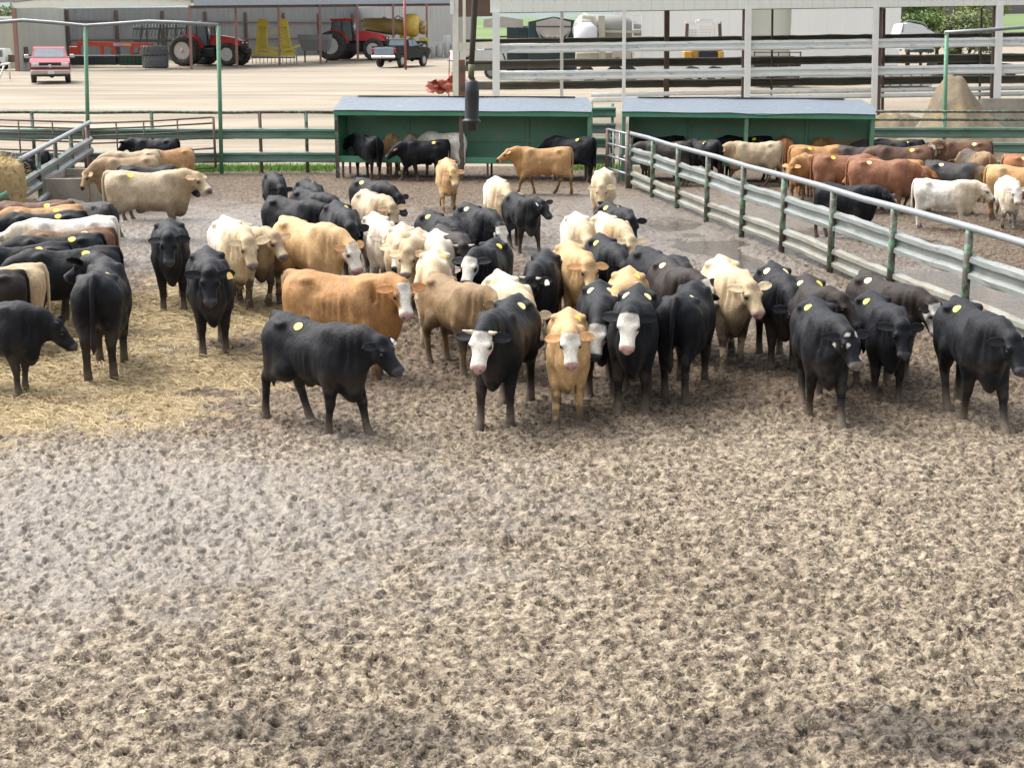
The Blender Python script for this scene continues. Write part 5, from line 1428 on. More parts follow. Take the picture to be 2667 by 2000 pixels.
def cow_mesh(P, h):
    """P: pose/coat dict -> verts, quads, colours, frame info (cow faces +x, feet at z=0, rump 1.30 m)"""
    rng = random.Random(P['seed'])
    fat = P.get('fat', rng.uniform(.92, 1.02))
    yaw, pit, el = R(P['yaw']), R(P['pitch']), R(P['el'])
    # neck / head frame
    N0 = np.array((.54, 0, 1.07))
    az = yaw * .62
    poll = N0 + .44 * np.array((math.cos(el) * math.cos(az), math.cos(el) * math.sin(az), math.sin(el)))
    u = np.array((math.cos(pit) * math.cos(yaw), math.cos(pit) * math.sin(yaw), math.sin(pit)))
    lat = np.array((-math.sin(yaw), math.cos(yaw), 0.0))
    tilt = R(P.get('tilt', 0))
    w = np.cross(u, lat)
    lat, w = lat * math.cos(tilt) + w * math.sin(tilt), w * math.cos(tilt) - lat * math.sin(tilt)
    HS = .88                      # head size
    Hp = lambda a, b_, c: poll + (u * a + lat * b_ + w * c) * HS
    tip = Hp(.48, 0, 0)
    pts = [poll, tip, Hp(.05, .32, 0), Hp(.05, -.32, 0)]
    lo = np.array((-.98, -.46, -.03)); hi = np.array((.92, .46, 1.42))
    for p in pts: lo = np.minimum(lo, p - .16); hi = np.maximum(hi, p + .16)
    lo[2] = max(lo[2], -.04)
    G = Field(lo, hi, h)
    # torso
    sl, X, Y, Z = G.win((-.92, -.40, .40), (.90, .40, 1.42))
    xs = G.ax[0][sl[0]]
    xc = np.clip(xs, TX[0], TX[-1])
    def sp(tab):  # smoothed interpolation
        a = np.interp(xc, TX, tab)
        kk = max(1, int(.05 / h)); ker = np.ones(2 * kk + 1) / (2 * kk + 1)
        return np.convolve(np.pad(a, kk, mode='edge'), ker, 'valid')
    top, bot, wid = sp(TT)[:, None, None], sp(TB)[:, None, None], sp(TW)[:, None, None] * fat
    bot = bot - (fat - 1) * .25
    zc, hz = (top + bot) / 2 - .02, (top - bot) / 2
    zc = (top + bot) / 2
    tz = (Z - zc) / hz
    wl = wid * (1 - .44 * np.clip(tz, 0, 1.2) ** 1.9) * (1 - .10 * np.clip(-tz, 0, 1.2) ** 2)
    r = ((np.abs(Y) / wl) ** 2.25 + np.abs(tz) ** 2.25) ** (1 / 2.25)
    d = (r - 1) * np.minimum(wid, hz)
    dx = np.maximum(np.maximum(TX[0] - xs, xs - TX[-1]), 0)[:, None, None]
    G.put(sl, d + dx, .02)
    for sgn in (-1, 1):
        G.ell((.42, sgn * .135, .90), (.19, .125, .27), .07, R(-12))
        G.ell((-.58, sgn * .125, .93), (.235, .135, .29), .07, R(14))
        G.ell((-.44, sgn * .180, 1.195), (.075, .05, .042), .06)
        G.ell((-.755, sgn * .095, 1.12), (.055, .045, .06), .045)
    G.ell((-.76, 0, 1.22), (.09, .055, .07), .05)
    G.ell((.61, 0, .62), (.15, .085, .20), .07)
    G.ell((-.16, 0, .53), (.10, .028, .05), .05)       # sheath fold under the belly
    for sgn in (-1, 1):
        G.carve((-.25, sgn * .29, 1.10), (.10, .085, .075), .05)      # hollow of the flank
        G.carve((.185, sgn * .335, .86), (.045, .07, .24), .05)       # behind the shoulder
        G.ell((.40, sgn * .165, 1.13), (.11, .05, .12), .05)          # shoulder blade
        G.ell((.56, sgn * .150, .84), (.07, .07, .09), .05)           # point of the shoulder
        for k_ in range(5): G.carve((-.20 + .085 * k_, sgn * (.318 - .004 * abs(k_ - 2)), .84), (.012, .035, .20), .03)   # ribs
        G.carve((-.52, sgn * .33, .80), (.045, .06, .16), .05)        # seam of the thigh
        G.carve((-.30, sgn * .285, .62), (.09, .06, .10), .06)        # tuck before the stifle
    G.carve((-.88, 0, .84), (.07, .035, .22), .05)
    # neck
    mid = (N0 + poll) / 2 + np.array((0, 0, .015))
    side = np.array((-math.sin(az), math.cos(az), 0))
    G.cone((.36, 0, 1.02), N0 + np.array((0, 0, -.03)), .24, .225, .08, 1.35, (0, 1, 0))
    G.cone(N0 + np.array((0, 0, -.03)), mid, .225, .18, .07, 1.45, side)
    G.cone(mid, poll - u * .01 - w * .02, .18, .118, .06, 1.25, side)
    thr = N0 + np.array((.02, 0, -.24))
    G.cone(thr, Hp(.10, 0, -.10), .12, .075, .09, 1.6, side)
    G.cone((.62, 0, .72), thr + np.array((.03, 0, -.02)), .10, .085, .08, 2.2)
    for k_ in range(3):
        cN = N0 + (poll - N0) * (.22 + .22 * k_)
        for sgn in (-1, 1): G.carve(cN + side * sgn * (.165 - .02 * k_) + np.array((0, 0, -.08)), (.02, .032, .12), .05)
    # head
    cen = poll + u * .22
    sl, X, Y, Z = G.win(cen - .42, cen + .42)
    px, py, pz = X - poll[0], Y - poll[1], Z - poll[2]
    U = (px * u[0] + py * u[1] + pz * u[2]) / HS; V = (px * lat[0] + py * lat[1] + pz * lat[2]) / HS; Wd = (px * w[0] + py * w[1] + pz * w[2]) / HS
    uc = np.clip(U, HU[0], HU[-1])
    hw, ht, hb = np.interp(uc, HU, HW), np.interp(uc, HU, HT), np.interp(uc, HU, HB)
    tv = np.where(Wd > 0, Wd / ht, -Wd / hb)
    wl = hw * (1 - .32 * np.clip(np.where(Wd < 0, tv, 0), 0, 1.2) ** 1.5)
    r = ((np.abs(V) / wl) ** 2.4 + tv ** 2.4) ** (1 / 2.4)
    d = (r - 1) * np.minimum(hw, (ht + hb) / 2) + np.maximum(np.maximum(HU[0] - U, U - HU[-1]), 0)
    G.put(sl, d * HS, .03)
    for sgn in (-1, 1):
        G.ell(Hp(.135, sgn * .106, .048), (.042, .032, .032), .03)     # brow
        G.ell(Hp(.412, sgn * .054, .022), (.035, .032, .034), .02)    # nostril wing
    for sgn in (-1, 1):
        G.carve(Hp(.235, sgn * .125, .03), (.05, .025, .045), .03)
        G.ell(Hp(.13, sgn * .085, -.085), (.06, .03, .055), .04)
        G.carve(Hp(.475, sgn * .045, .03), (.02, .016, .014), .012)
    G.ell(Hp(-.005, 0, .055), (.06, .075, .05), .04)                 # poll
    # legs
    st = P['legs']
    gz = .015
    for i, (kind, sgn) in enumerate((('f', 1), ('f', -1), ('h', 1), ('h', -1))):
        a, flex = R(st[i][0]), R(st[i][1])
        if kind == 'f':
            pv = np.array((.44, sgn * .155, .86))
            J = [np.array(q) for q in ((-.02, 0, -.13), (.03, -sgn * .01, -.46), (.02, -sgn * .01, -.72), (.055, -sgn * .01, -.845))]
            J = [pv + rot_y(q, a * (.6 if n == 0 else 1)) for n, q in enumerate(J)]
            if flex:
                for n in (2, 3): J[n] = J[1] + rot_y(J[n] - J[1], -flex * (1.0 if n == 2 else 1.25))
        else:
            pv = np.array((-.52, sgn * .145, .98))
            J = [np.array(q) for q in ((.19, sgn * .03, -.26), (-.185, -sgn * .01, -.47), (-.145, -sgn * .01, -.83), (-.095, -sgn * .01, -.965))]
            J = [pv + rot_y(q, a * (.6 if n == 0 else 1)) for n, q in enumerate(J)]
            if flex:
                for n in (2, 3): J[n] = J[1] + rot_y(J[n] - J[1], -flex * .6)
        if not flex:
            dz = J[3][2] - gz
            J[1] = J[1] - np.array((0, 0, dz * .5)); J[2] = J[2] - np.array((0, 0, dz)); J[3] = J[3] - np.array((0, 0, dz))
        if kind == 'f':
            up = J[0] * .25 + J[1] * .75
            G.cone(pv, J[0], .14, .125, .05, 1.25); G.cone(J[0], up, .126, .074, .035, 1.1); G.cone(up, J[1], .066, .060, .02)
            m = (J[1] + J[2]) / 2
            G.cone(J[1], m, .057, .041, .02); G.cone(m, J[2], .041, .047, .02)
        else:
            up = J[0] * .3 + J[1] * .7
            G.cone(pv, J[0], .17, .145, .05, 1.3); G.cone(J[0], up, .145, .084, .04, 1.15); bt_ = pv + np.array((-.085, 0, -.22)); G.cone(pv + np.array((-.09, 0, 0)), bt_, .165, .138, .05, 1.25); G.cone(bt_, J[1] * .82 + bt_ * .18, .138, .078, .05, 1.2); G.cone(up, J[1], .080, .064, .02, 1.1)
            m = (J[1] + J[2]) / 2
            G.cone(J[1], m, .061, .044, .02); G.cone(m, J[2], .044, .049, .02)
        G.cone(J[2], J[3], .047, .060, .015)
        G.cone(J[3], J[3] + np.array((.035, 0, -.03)), .060, .056, .01)
    Vv, Q = G.mesh()
    BL = .90                      # short coupled young cattle: body length pulled in behind the shoulder
    Vv[:, 0] = np.where(Vv[:, 0] < .5, .5 + (Vv[:, 0] - .5) * BL, Vv[:, 0])
    nb_ = (fbm(Vv[:, 0] * 8 + P['seed'], Vv[:, 1] * 8, Vv[:, 2] * 4.5, 3, P['seed'] + 3) - .5)
    rad_ = Vv - np.array((0, 0, .9)); rad_[:, 0] *= .1; rad_ /= np.linalg.norm(rad_, axis=1)[:, None] + 1e-6
    Vv = Vv + rad_ * (nb_ * .030 * sstep(.45, .7, Vv[:, 2]) * sstep(.75, .5, Vv[:, 0]))[:, None]
    # ---------------- head-frame coordinates and masks
    q = Vv - poll
    hu, hv, hwv = q @ u / HS, q @ lat / HS, q @ w / HS
    front = np.where((hu > -.05) & (np.abs(hv) < .20) & (hwv > -.24) & (hwv < .2), 1.0, 0.0)
    n1 = fbm(Vv[:, 0] * 5 + P['seed'], Vv[:, 1] * 5, Vv[:, 2] * 5, 4, P['seed'])
    n2 = fbm(Vv[:, 0] * 14, Vv[:, 1] * 14 + P['seed'], Vv[:, 2] * 14, 3, P['seed'] + 9)
    n3 = fbm(Vv[:, 0] * 2.2 + 7, Vv[:, 1] * 2.2, Vv[:, 2] * 2.2 + P['seed'], 3, P['seed'] + 5)
    x, y, z = Vv.T
    base = np.array(COATS[P['coat']])
    col = np.tile(base, (len(Vv), 1)) * (1 + .35 * (n1 - .5))[:, None]
    def blend(mask, c, soft=1.0):
        nonlocal col
        m = np.clip(mask * soft, 0, 1)[:, None]; col = col * (1 - m) + np.asarray(c) * m
    for (px_, py_, pz_, rr, cc, am) in P.get('patch', []):
        dd = np.sqrt((x - px_) ** 2 + (y - py_) ** 2 + (z - pz_) ** 2)
        blend(sstep(rr * 1.15, rr * .6, dd + (n2 - .5) * .18) * am, COATS[cc])
    pale = sum(base) > .5
    if pale and P['coat'] != 'gold': blend(sstep(.38, .72, x + .25 * (n1 - .5)) * .55, base * np.array((.80, .70, .54)))
    if pale: blend(sstep(.50, .62, n3 + .25 * (n2 - .5)) * sstep(.1, -.3, x) * sstep(1.15, .8, z) * .45, MUD * 2.2)
    else: blend(sstep(.52, .62, n3 + .25 * (n2 - .5)) * sstep(.95, .5, z) * .30, DRY * .55)
    dirt = P.get('dirt', 0)
    if dirt: blend(sstep(.52, .66, n3 + .2 * (n2 - .5)) * dirt, base * .45 + MUD * .4)
    belly = P.get('belly', 0)
    if belly: blend(sstep(.80, .58, z + .12 * (n2 - .5)) * sstep(.30, .45, z) * belly, MUD * 1.3)
    # mud on legs: blotches at knees and hocks, coat of mud at the feet
    mud = P.get('mud', .8)
    blend(sstep(.50, .62, n2 + .18 * np.exp(-((z - .42) / .10) ** 2) + .10 * sstep(.5, .1, z)) * sstep(.62, .45, z) * mud * (.9 if pale else .35), MUD)
    foot = sstep(.34 if not pale else .24, .06, z + .16 * (n2 - .5))
    blend(foot * mud * .9, MUD * 1.15 if (pale and rng.random() < .6) else DRY * .75)
    blend(sstep(.30, .10, z + .30 * (n2 - .5)) * sstep(.48, .56, n2) * (.55 if not pale else .8), DRY * .8 if not pale else MUD)
    blend(sstep(.085, .05, z) * .8, (.13, .11, .09) if rng.random() < .5 else (.07, .055, .042))
    # face
    white = np.array((.72, .68, .60))
    face = P.get('face', '')
    bl = 0.03 * (n2 - .5)
    isf = front * sstep(.012, .03, hu + .03)
    if face == 'white':
        blend(isf * sstep(-.10, -.07, hwv + bl) * sstep(.0, .04, hu + bl + .03), white)
    elif face == 'blaze':
        blend(isf * sstep(.095, .07, np.abs(hv) + bl * 2 + np.clip(hu - .1, 0, 1) * .06 ) * sstep(-.02, .01, hwv), white)
        blend(isf * sstep(.29, .35, hu + bl), white)
    elif face == 'mask':      # white with black eye patches and black nose
        blend(isf * sstep(-.10, -.07, hwv + bl), white)
        blend(isf * sstep(.055, .035, np.sqrt((hu - .17) ** 2 + (np.abs(hv) - .11) ** 2 + (hwv - .0) ** 2)), base)
    elif face == 'half':
        blend(isf * sstep(-.03, .02, hv + hwv * .7 + bl * 2) * sstep(-.09, -.04, hwv), white)
    elif face == 'spots':
        for (su, sv, sr) in ((.03, .075, .04), (.03, -.06, .03), (.16, -.08, .03), (.33, .085, .05)):
            blend(isf * sstep(sr, sr * .7, np.sqrt((hu - su) ** 2 + (hv - sv) ** 2)), white)
    elif face == 'pale':
        blend(isf * sstep(.18, .36, hu + bl), np.minimum(base * 1.6, .68))
    elif face == 'mottle':
        blend(isf * sstep(.46, .54, n2), white)
    elif face == 'dark':
        blend(isf * sstep(.0, .1, hu), base * .35)
    soc = front * sstep(.055, .030, np.sqrt((hu - .155) ** 2 + (np.abs(hv) - .119) ** 2 + (hwv - .018) ** 2))
    blend(soc * .75, (.16, .10, .085) if pale or face in ('white', 'blaze') else base * .55)
    nose = np.array({'pink': (.45, .29, .25), 'dark': (.035, .032, .034), 'grey': (.17, .14, .13)}[P.get('nose', 'dark')])
    nm = front * sstep(.372, .392, hu + bl * .5) * sstep(-.045, -.03, hwv)
    if P.get('nose', 'dark') == 'dark' and sum(base) < .15: nose = np.array((.06, .06, .066))
    blend(nm, nose)
    if pale or P.get('nose') == 'pink': blend(front * sstep(.34, .36, hu) * sstep(-.03, -.05, hwv), (.55, .45, .38))
    for sgn in (-1, 1):
        blend(front * sstep(.022, .012, np.sqrt(((hu - .432) * .7) ** 2 + (np.abs(hv) - .050) ** 2 + ((hwv - .020) * .9) ** 2)), (.012, .010, .010))
    blend(front * (np.abs(hwv + .062) < .007) * (hu > .37), (.02, .016, .015))
    # ---------------- ears and tail are grown on the same mesh
    vs, fs, cs = [Vv], [Q], [col]
    off = len(Vv)
    ear_c = base * (1.0 if sum(base) < .2 else .9)
    in_c = np.minimum(base * 1.3 + .02, .7) * np.array((1, .86, .76)) if pale else base * .8
    ear_info = []
    ea = P.get('ear', (0, 0))
    for sgn in (1, -1):
        edir = (lat * sgn * 1.0 - u * (.05 + rng.uniform(0, .25)) + w * (rng.uniform(-.22, .10) + ea[0])); edir /= np.linalg.norm(edir)
        e_w = u - edir * u.dot(edir); e_w /= np.linalg.norm(e_w); e_n = np.cross(edir, e_w) * sgn
        if e_n.dot(w) < 0: e_n = -e_n
        root = Hp(.035, sgn * .095, .018)
        m_, n_ = 9, 10
        EL, EW = .232, .066
        Vs = []
        for i in range(m_):
            t = i / (m_ - 1)
            wd = EW * (0.42 + .58 * math.sin(min(1, t * 1.6) * math.pi / 2)) * math.sqrt(max(0, 1 - (max(0, t - .35) / .65) ** 1.7)) + .002
            c0 = root + edir * EL * t - e_n * .012 * t + e_w * (.012 * t)
            for k in range(n_):
                an = 2 * math.pi * k / n_
                cup = .026 * (1 - .5 * t) * (abs(math.cos(an)) ** 2) - .015 * (1 - .3 * t)
                Vs.append(c0 + e_w * wd * math.cos(an) + e_n * (cup + .013 * (1 - .5 * t) * math.sin(an)))
        Vs = np.array(Vs)
        Fs = np.array([(i * n_ + k, i * n_ + (k + 1) % n_, (i + 1) * n_ + (k + 1) % n_, (i + 1) * n_ + k) for i in range(m_ - 1) for k in range(n_)])
        cc = np.tile(ear_c, (len(Vs), 1))
        ang = np.tile(np.arange(n_) * 2 * math.pi / n_, m_)
        cc[(np.sin(ang) > .3)] = in_c
        vs.append(Vs); fs.append(Fs + off); cs.append(cc); off += len(Vs)
        ear_info.append((root + edir * EL * .62 + e_n * .012, edir, e_w, e_n))
    # tail
    sw = P.get('tail', 0.0)
    tp = [np.array(q) for q in ((-.74, 0, 1.24), (-.81, 0, 1.225), (-.855, sw * .2, 1.12), (-.865, sw * .5, .92), (-.86, sw * .8, .72), (-.855, sw, .58), (-.85, sw * 1.1, .48), (-.85, sw * 1.15, .40))]
    tr = [.045, .042, .036, .028, .023, .034, .038, .008]
    n_ = 8; Vs = []
    for i, p in enumerate(tp):
        t = tp[min(i + 1, 7)] - tp[max(i - 1, 0)]; t /= np.linalg.norm(t)
        a1 = np.array((0, 1, 0)); a2 = np.cross(t, a1)
        for k in range(n_):
            an = 2 * math.pi * k / n_; Vs.append(p + (a1 * math.cos(an) + a2 * math.sin(an)) * tr[i])
    Vs = np.array(Vs)
    Fs = np.array([(i * n_ + k, i * n_ + (k + 1) % n_, (i + 1) * n_ + (k + 1) % n_, (i + 1) * n_ + k) for i in range(7) for k in range(n_)])
    cc = np.tile(base, (len(Vs), 1)); cc[5 * n_:] = cc[5 * n_:] * .6 + MUD * .4
    Vs[:, 0] = .5 + (Vs[:, 0] - .5) * BL
    vs.append(Vs); fs.append(Fs + off); cs.append(cc); off += len(Vs)
    return np.concatenate(vs), np.concatenate(fs), np.clip(np.concatenate(cs), .004, .85), dict(Hp=Hp, u=u, lat=lat, w=w, body=Vv, ears=ear_info)

STAND = [((2, 0), (-3, 0), (-3, 0), (4, 0)), ((-4, 0), (3, 0), (5, 0), (-4, 0)), ((0, 0), (2, 0), (3, 0), (1, 0)), ((5, 0), (-2, 0), (-7, 0), (3, 0))]
WALK = [((22, 0), (-16, 0), (-12, 0), (18, 0)), ((-16, 0), (24, 0), (20, 0), (-14, 0)), ((-10, 0), (18, 48), (16, 0), (-18, 30)), ((20, 42), (-10, 0), (-16, 26), (14, 0))]

def hide_disk(mb, body, p, r, ax=1.12, k=18):
    """a sticker that follows the curve of the hide round point p"""
    sel = body[np.linalg.norm(body - p, axis=1) < r * 1.7]
    cen = sel.mean(0); n = np.linalg.svd(sel - cen)[2][2]
    if n[2] < 0: n = -n
    a = np.array((1., 0, 0)); a = a - n * a.dot(n); a /= np.linalg.norm(a); b2 = np.cross(n, a)
    A, B_, H = (sel - cen) @ a, (sel - cen) @ b2, (sel - cen) @ n
    M = np.stack([np.ones_like(A), A, B_, A * A, A * B_, B_ * B_], 1)
    cf = np.linalg.lstsq(M, H, rcond=None)[0]
    top = []
    for rr in (0, .5, 1.0):
        for i in range(1 if rr == 0 else k):
            an = 2 * math.pi * i / k; x, y = rr * r * ax * math.cos(an), rr * r * math.sin(an)
            hh = cf @ np.array((1, x, y, x * x, x * y, y * y)) + .007
            top.append(cen + a * x + b2 * y + n * hh)
    low = [q - n * .005 for q in top[1 + k:]]
    Fc = [(0, 1 + i, 1 + (i + 1) % k) for i in range(k)]
    Fc += [(1 + i, 1 + k + i, 1 + k + (i + 1) % k, 1 + (i + 1) % k) for i in range(k)]
    nl = 1 + 2 * k
    Fc += [(1 + k + i, nl + i, nl + (i + 1) % k, 1 + k + (i + 1) % k) for i in range(k)]
    mb.add(top + low, Fc, False)

def build_cow(i, d):
    """d: row of the herd table"""
    loc, head, sc = d['loc'], d['head'], d['s']
    dist = loc.y
    h = .021 if dist < 19 else (.025 if dist < 27 else .032)
    V, Q, col, inf = cow_mesh(d, h)
    o = thing('cow', d['label'], 'cow', loc, head, 'cattle in the pens')
    o.scale = (sc, sc, sc)
    mesh_obj('body', V, Q, coat_mat, o, True, col)
    Hp, body = inf['Hp'], inf['body']
    for sgn in (1, -1):
        c = Hp(.155, sgn * .119, .018)
        MB().ball(c, .024, 9, 6).build('eye', eye_mat, o)
    if d.get('horn'):
        for sgn in (1, -1):
            p0 = Vector(Hp(-.005, sgn * .085, .05)); L = d['horn']
            p1 = p0 + Vector(inf['lat']) * sgn * L * .55 + Vector(inf['w']) * L * .12
            p2 = p1 + Vector(inf['lat']) * sgn * L * .30 + Vector(inf['w']) * L * .35
            MB().tube([p0, (p0 + p1) / 2, p1, p2], [.026, .024, .019, .007], 8).build('horn', horn_mat, o)
    et = d.get('tag')
    if et:
        side = 0 if et[1] == 'l' else 1
        c, ed, ew, en = [Vector(q) for q in inf['ears'][side]]
        c = c + en * .006
        dn = ew
        poly = [c + ed * a + dn * b_ for a, b_ in ((-.016, 0), (.016, 0), (.034, .035), (.034, .085), (-.034, .085), (-.034, .035))]
        t = MB().prism(poly, en * .004).build('ear_tag', {'w': tag_white, 'y': tag_yellow, 'r': tag_red}[et[0]], o)
        if len(et) > 2:
            m = MB()
            for dx in (-.014, .012):
                cc = c + ed * dx + dn * .06 + en * .0062
                m.beam(cc - ed * .008 + dn * -.014, cc + ed * .008 + dn * -.014, .004, .002, en)
                m.beam(cc + ed * .008 + dn * -.014, cc - ed * .006 + dn * .014, .004, .002, en)
            m.build('tag_number', ink_mat, t)
    for st in d.get('stick', ''):
        side = {'l': 1, 'r': -1, 'L': 1, 'R': -1}[st]
        sx, sy = -.22 + d.get('sx', 0), side * .12
        near = np.argmin((body[:, 0] - sx) ** 2 + (body[:, 1] - sy) ** 2 + np.where(body[:, 2] < .9, 9, 0))
        p = body[near]
        m = MB(); hide_disk(m, body, p, .051)
        m.build('back_sticker', pale_sticker_mat if st in 'LR' else sticker_mat, o)
    return o
# ---------------------------------------------------------------- the herd: rump point in the picture (2212-wide), heading (0 = right, 90 = away, -90 = to camera)
HERD = []
def c(x, y, head, coat, label, yaw=0, pitch=-58, el=16, legs='s', s=.92, z=1.285, **kw):
    HERD.append(dict(x=x, y=y, head=head, coat=coat, label=label, yaw=yaw, pitch=pitch, el=el, legs=legs, s=s, z=z, **kw))
# --- front row
c(622, 672, -50, 'black', 'black calf side on at the front with a white numbered tag in its ear', yaw=14, pitch=-50, el=6, legs=((17, 0), (-9, 0), (20, 0), (-13, 0)), tag='wln', stick='lr', sx=.12, fy=905)
c(1112, 634, -103, 'black', 'black cow with a full white face and short pale horns walking at the front', yaw=-4, pitch=-64, el=6, legs=((-4, 0), (10, 0), (-8, 0), (8, 0)), face='white', nose='pink', horn=.13, stick='L', ear=(-.25, 0), fy=868)
c(1228, 664, -90, 'gold', 'golden tan cow with a white face walking straight at the camera', yaw=5, pitch=-66, el=20, legs=((3, 0), (16, 0), (-10, 0), (10, 0)), face='white', nose='pink', stick='l', ear=(-.1, 0), mud=.7, fy=868)
c(1378, 614, -93, 'black', 'black cow with a cream white face standing beside the golden tan one', yaw=-3, pitch=-64, el=16, legs='s1', face='white', nose='pink', stick='LR', ear=(-.15, 0), fy=842)
c(1468, 630, 78, 'black', 'black steer seen from behind, tail hanging, two pale stickers on its rump', yaw=20, pitch=-60, el=-5, legs='s1', stick='LR', tail=.02, fy=855)
c(1763, 640, -80, 'black', 'black calf with white spots on its forehead and cheek stepping forward', yaw=24, pitch=-56, el=6, legs='w0', face='spots', nose='grey', stick='r', s=.92, fy=860)
c(1886, 626, -75, 'black', 'plain black cow between the white spotted calf and the one at the right edge', yaw=0, pitch=-62, el=4, legs='s3', stick='r', ear=(-.1, 0), fy=828)
c(2078, 640, -70, 'black', 'black steer with a curly greyish poll walking out at the right edge, head low', yaw=12, pitch=-52, el=2, legs='w0', stick='r', s=.94, fy=870)
c(662, 580, -26, 'orange', 'orange brown cow side on with a white blaze, turning its face to the camera', yaw=-52, pitch=-60, el=16, legs='s1', face='blaze', nose='pink', dirt=.55, fat=1.08, ear=(-.12, 0), s=.94, mud=.6, fy=800)
c(950, 588, -62, 'dun', 'mud brown cow with a white face behind the orange one', yaw=24, pitch=-58, el=4, legs='s2', face='white', nose='pink', stick='l', belly=.8, mud=1, ear=(.05, 0), fy=778)
c(1082, 584, -78, 'cream', 'dirty white cow half hidden behind the horned black one', yaw=18, pitch=-62, el=-14, legs='s0', stick='r', patch=[(-.3, 0, 1.2, .25, 'white', .6)])
c(1296, 604, -88, 'black', 'black cow with its pale face lowered behind the golden tan one', yaw=-14, pitch=-64, el=-12, legs='s0', face='white', stick='LR')
c(1180, 538, -96, 'black', 'black cow with stubby horns and a white ear tag in the middle of the herd', yaw=-12, pitch=-62, el=0, legs='s1', horn=.10, tag='wl', ear=(-.2, 0), fy=715)
c(1068, 512, -102, 'black', 'black cow with a white face and black eye patches near the middle', yaw=-10, pitch=-58, el=12, legs='s0', face='mask', nose='dark', stick='l')
c(1358, 576, -92, 'gold', 'pale gold cow with its face turned down behind the white faced black one', yaw=-32, pitch=-64, el=-2, legs='s3', face='pale', nose='pink', stick='l')
c(1444, 553, -78, 'blackbrown', 'black cow with a patchy white face reaching over the others', yaw=34, pitch=-52, el=10, legs='s0', face='half', nose='dark', stick='R')
c(1560, 551, -80, 'cream', 'dirty cream white cow walking forward with a yellow sticker on its back', yaw=22, pitch=-52, el=6, legs='w1', face='', nose='pink', stick='l', belly=.9, mud=1, s=.95, fy=755)
c(1396, 530, -62, 'black', 'black cow whose back shows behind the patchy faced one', yaw=-10, pitch=-62, el=-12, legs='s1', s=.93)
c(1672, 565, -80, 'black', 'black cow behind the cream white one by the fence, head hidden', yaw=10, pitch=-62, el=-18, legs='s2', stick='LR', fy=762)
c(1745, 590, -82, 'blackbrown', 'brownish black cow with its head raised over its neighbour near the fence', yaw=50, pitch=-50, el=16, legs='s0', stick='lR', fy=795)
c(1880, 584, -64, 'blackbrown', 'brownish black cow with a cream white face behind the plain black ones at right', yaw=34, pitch=-70, el=2, legs='s1', face='white', nose='dark', stick='LR')
# --- middle
c(365, 470, -90, 'black', 'black calf facing the camera, the farther one of the pair on the straw', yaw=-4, pitch=-62, el=14, legs='s0', ear=(-.2, 0), fy=648)
c(447, 532, -88, 'black', 'black calf with a small yellow ear tag, nearer of the pair on the straw', yaw=-6, pitch=-64, el=12, legs='s1', tag='yl', ear=(.0, 0), fy=735)
c(488, 466, -80, 'cream', 'white cow trotting forward beside the black pair', yaw=8, pitch=-62, el=4, legs='w2', stick='L', mud=1, patch=[(-.3, 0, 1.0, .6, 'white', .8), (.1, 0, 1.1, .4, 'white', .7)], ear=(.25, 0), nose='grey', fy=648)
c(515, 474, -72, 'beige', 'beige white cow just behind the trotting white one', yaw=22, pitch=-54, el=14, legs='w3', belly=.9, mud=1, face='pale', nose='grey', ear=(.2, 0), fy=640)
c(628, 466, -57, 'gold', 'pale gold cow with a white face, head lowered over the orange one', yaw=10, pitch=-66, el=-8, legs='s1', face='white', nose='pink', mud=.9, fy=650)
c(590, 369, -86, 'black', 'black cow at the back left of the middle group with its head down', yaw=16, pitch=-64, el=-10, legs='s0', nose='grey', fy=478)
c(660, 384, -80, 'black', 'black cow farthest back of the four in the left middle, only its rump showing', yaw=8, pitch=-66, el=-18, legs='s1', stick='L')
c(654, 404, -64, 'black', 'black cow with an upright ear behind the big black back', yaw=20, pitch=-62, el=-6, legs='s2', stick='L')
c(600, 421, -50, 'black', 'large black cow lying its head against the next one, seen side on', yaw=16, pitch=-60, el=-8, legs='s3', stick='L', s=.95)
c(728, 432, -82, 'black', 'black cow facing the camera behind the pale gold cow', yaw=0, pitch=-66, el=-4, legs='s0', stick='l', fy=600)
c(783, 382, -62, 'black', 'black cow at the back just behind the tan cream one', yaw=20, pitch=-64, el=-12, legs='s0', stick='r')
c(790, 408, -70, 'beige', 'tan cream cow with wide ears facing the camera in front of a black back', yaw=2, pitch=-62, el=2, legs='s1', s=.92, ear=(-.05, 0))
c(810, 458, -82, 'white', 'bright white cow facing the camera with a pink nose', yaw=2, pitch=-66, el=-2, legs='s2', nose='pink', stick='l', ear=(.2, 0))
c(868, 480, -90, 'cream', 'cream cow with dark muzzle squeezed beside the bright white one', yaw=-12, pitch=-62, el=4, legs='s3', nose='dark', face='pale')
c(902, 492, -94, 'beige', 'buff cow with grey muzzle, head beside the cream one', yaw=-10, pitch=-60, el=6, legs='s0', nose='grey', face='pale', dirt=.4)
c(943, 494, -88, 'white', 'white cow showing its back between the buff heads and the horned black one', yaw=0, pitch=-66, el=-28, legs='s1', stick='L', patch=[(.3, 0, 1, .5, 'cream', .6)])
c(940, 534, -92, 'cream', 'cream cow showing only its back behind the mud brown one', yaw=0, pitch=-66, el=-28, legs='s2', stick='l')
c(955, 484, -75, 'blackbrown', 'reddish black cow with short pale horns behind the white face with eye patches', yaw=-10, pitch=-58, el=6, legs='s0', horn=.11, ear=(-.15, 0))
c(930, 452, -70, 'black', 'black cow with its ears out behind the horned reddish black one', yaw=10, pitch=-66, el=-14, legs='s1', stick='r')
c(1012, 436, -68, 'black', 'black cow with a narrow white face looking down at the centre back', yaw=6, pitch=-68, el=-10, legs='s2', face='white', nose='pink', stick='R', ear=(.3, 0))
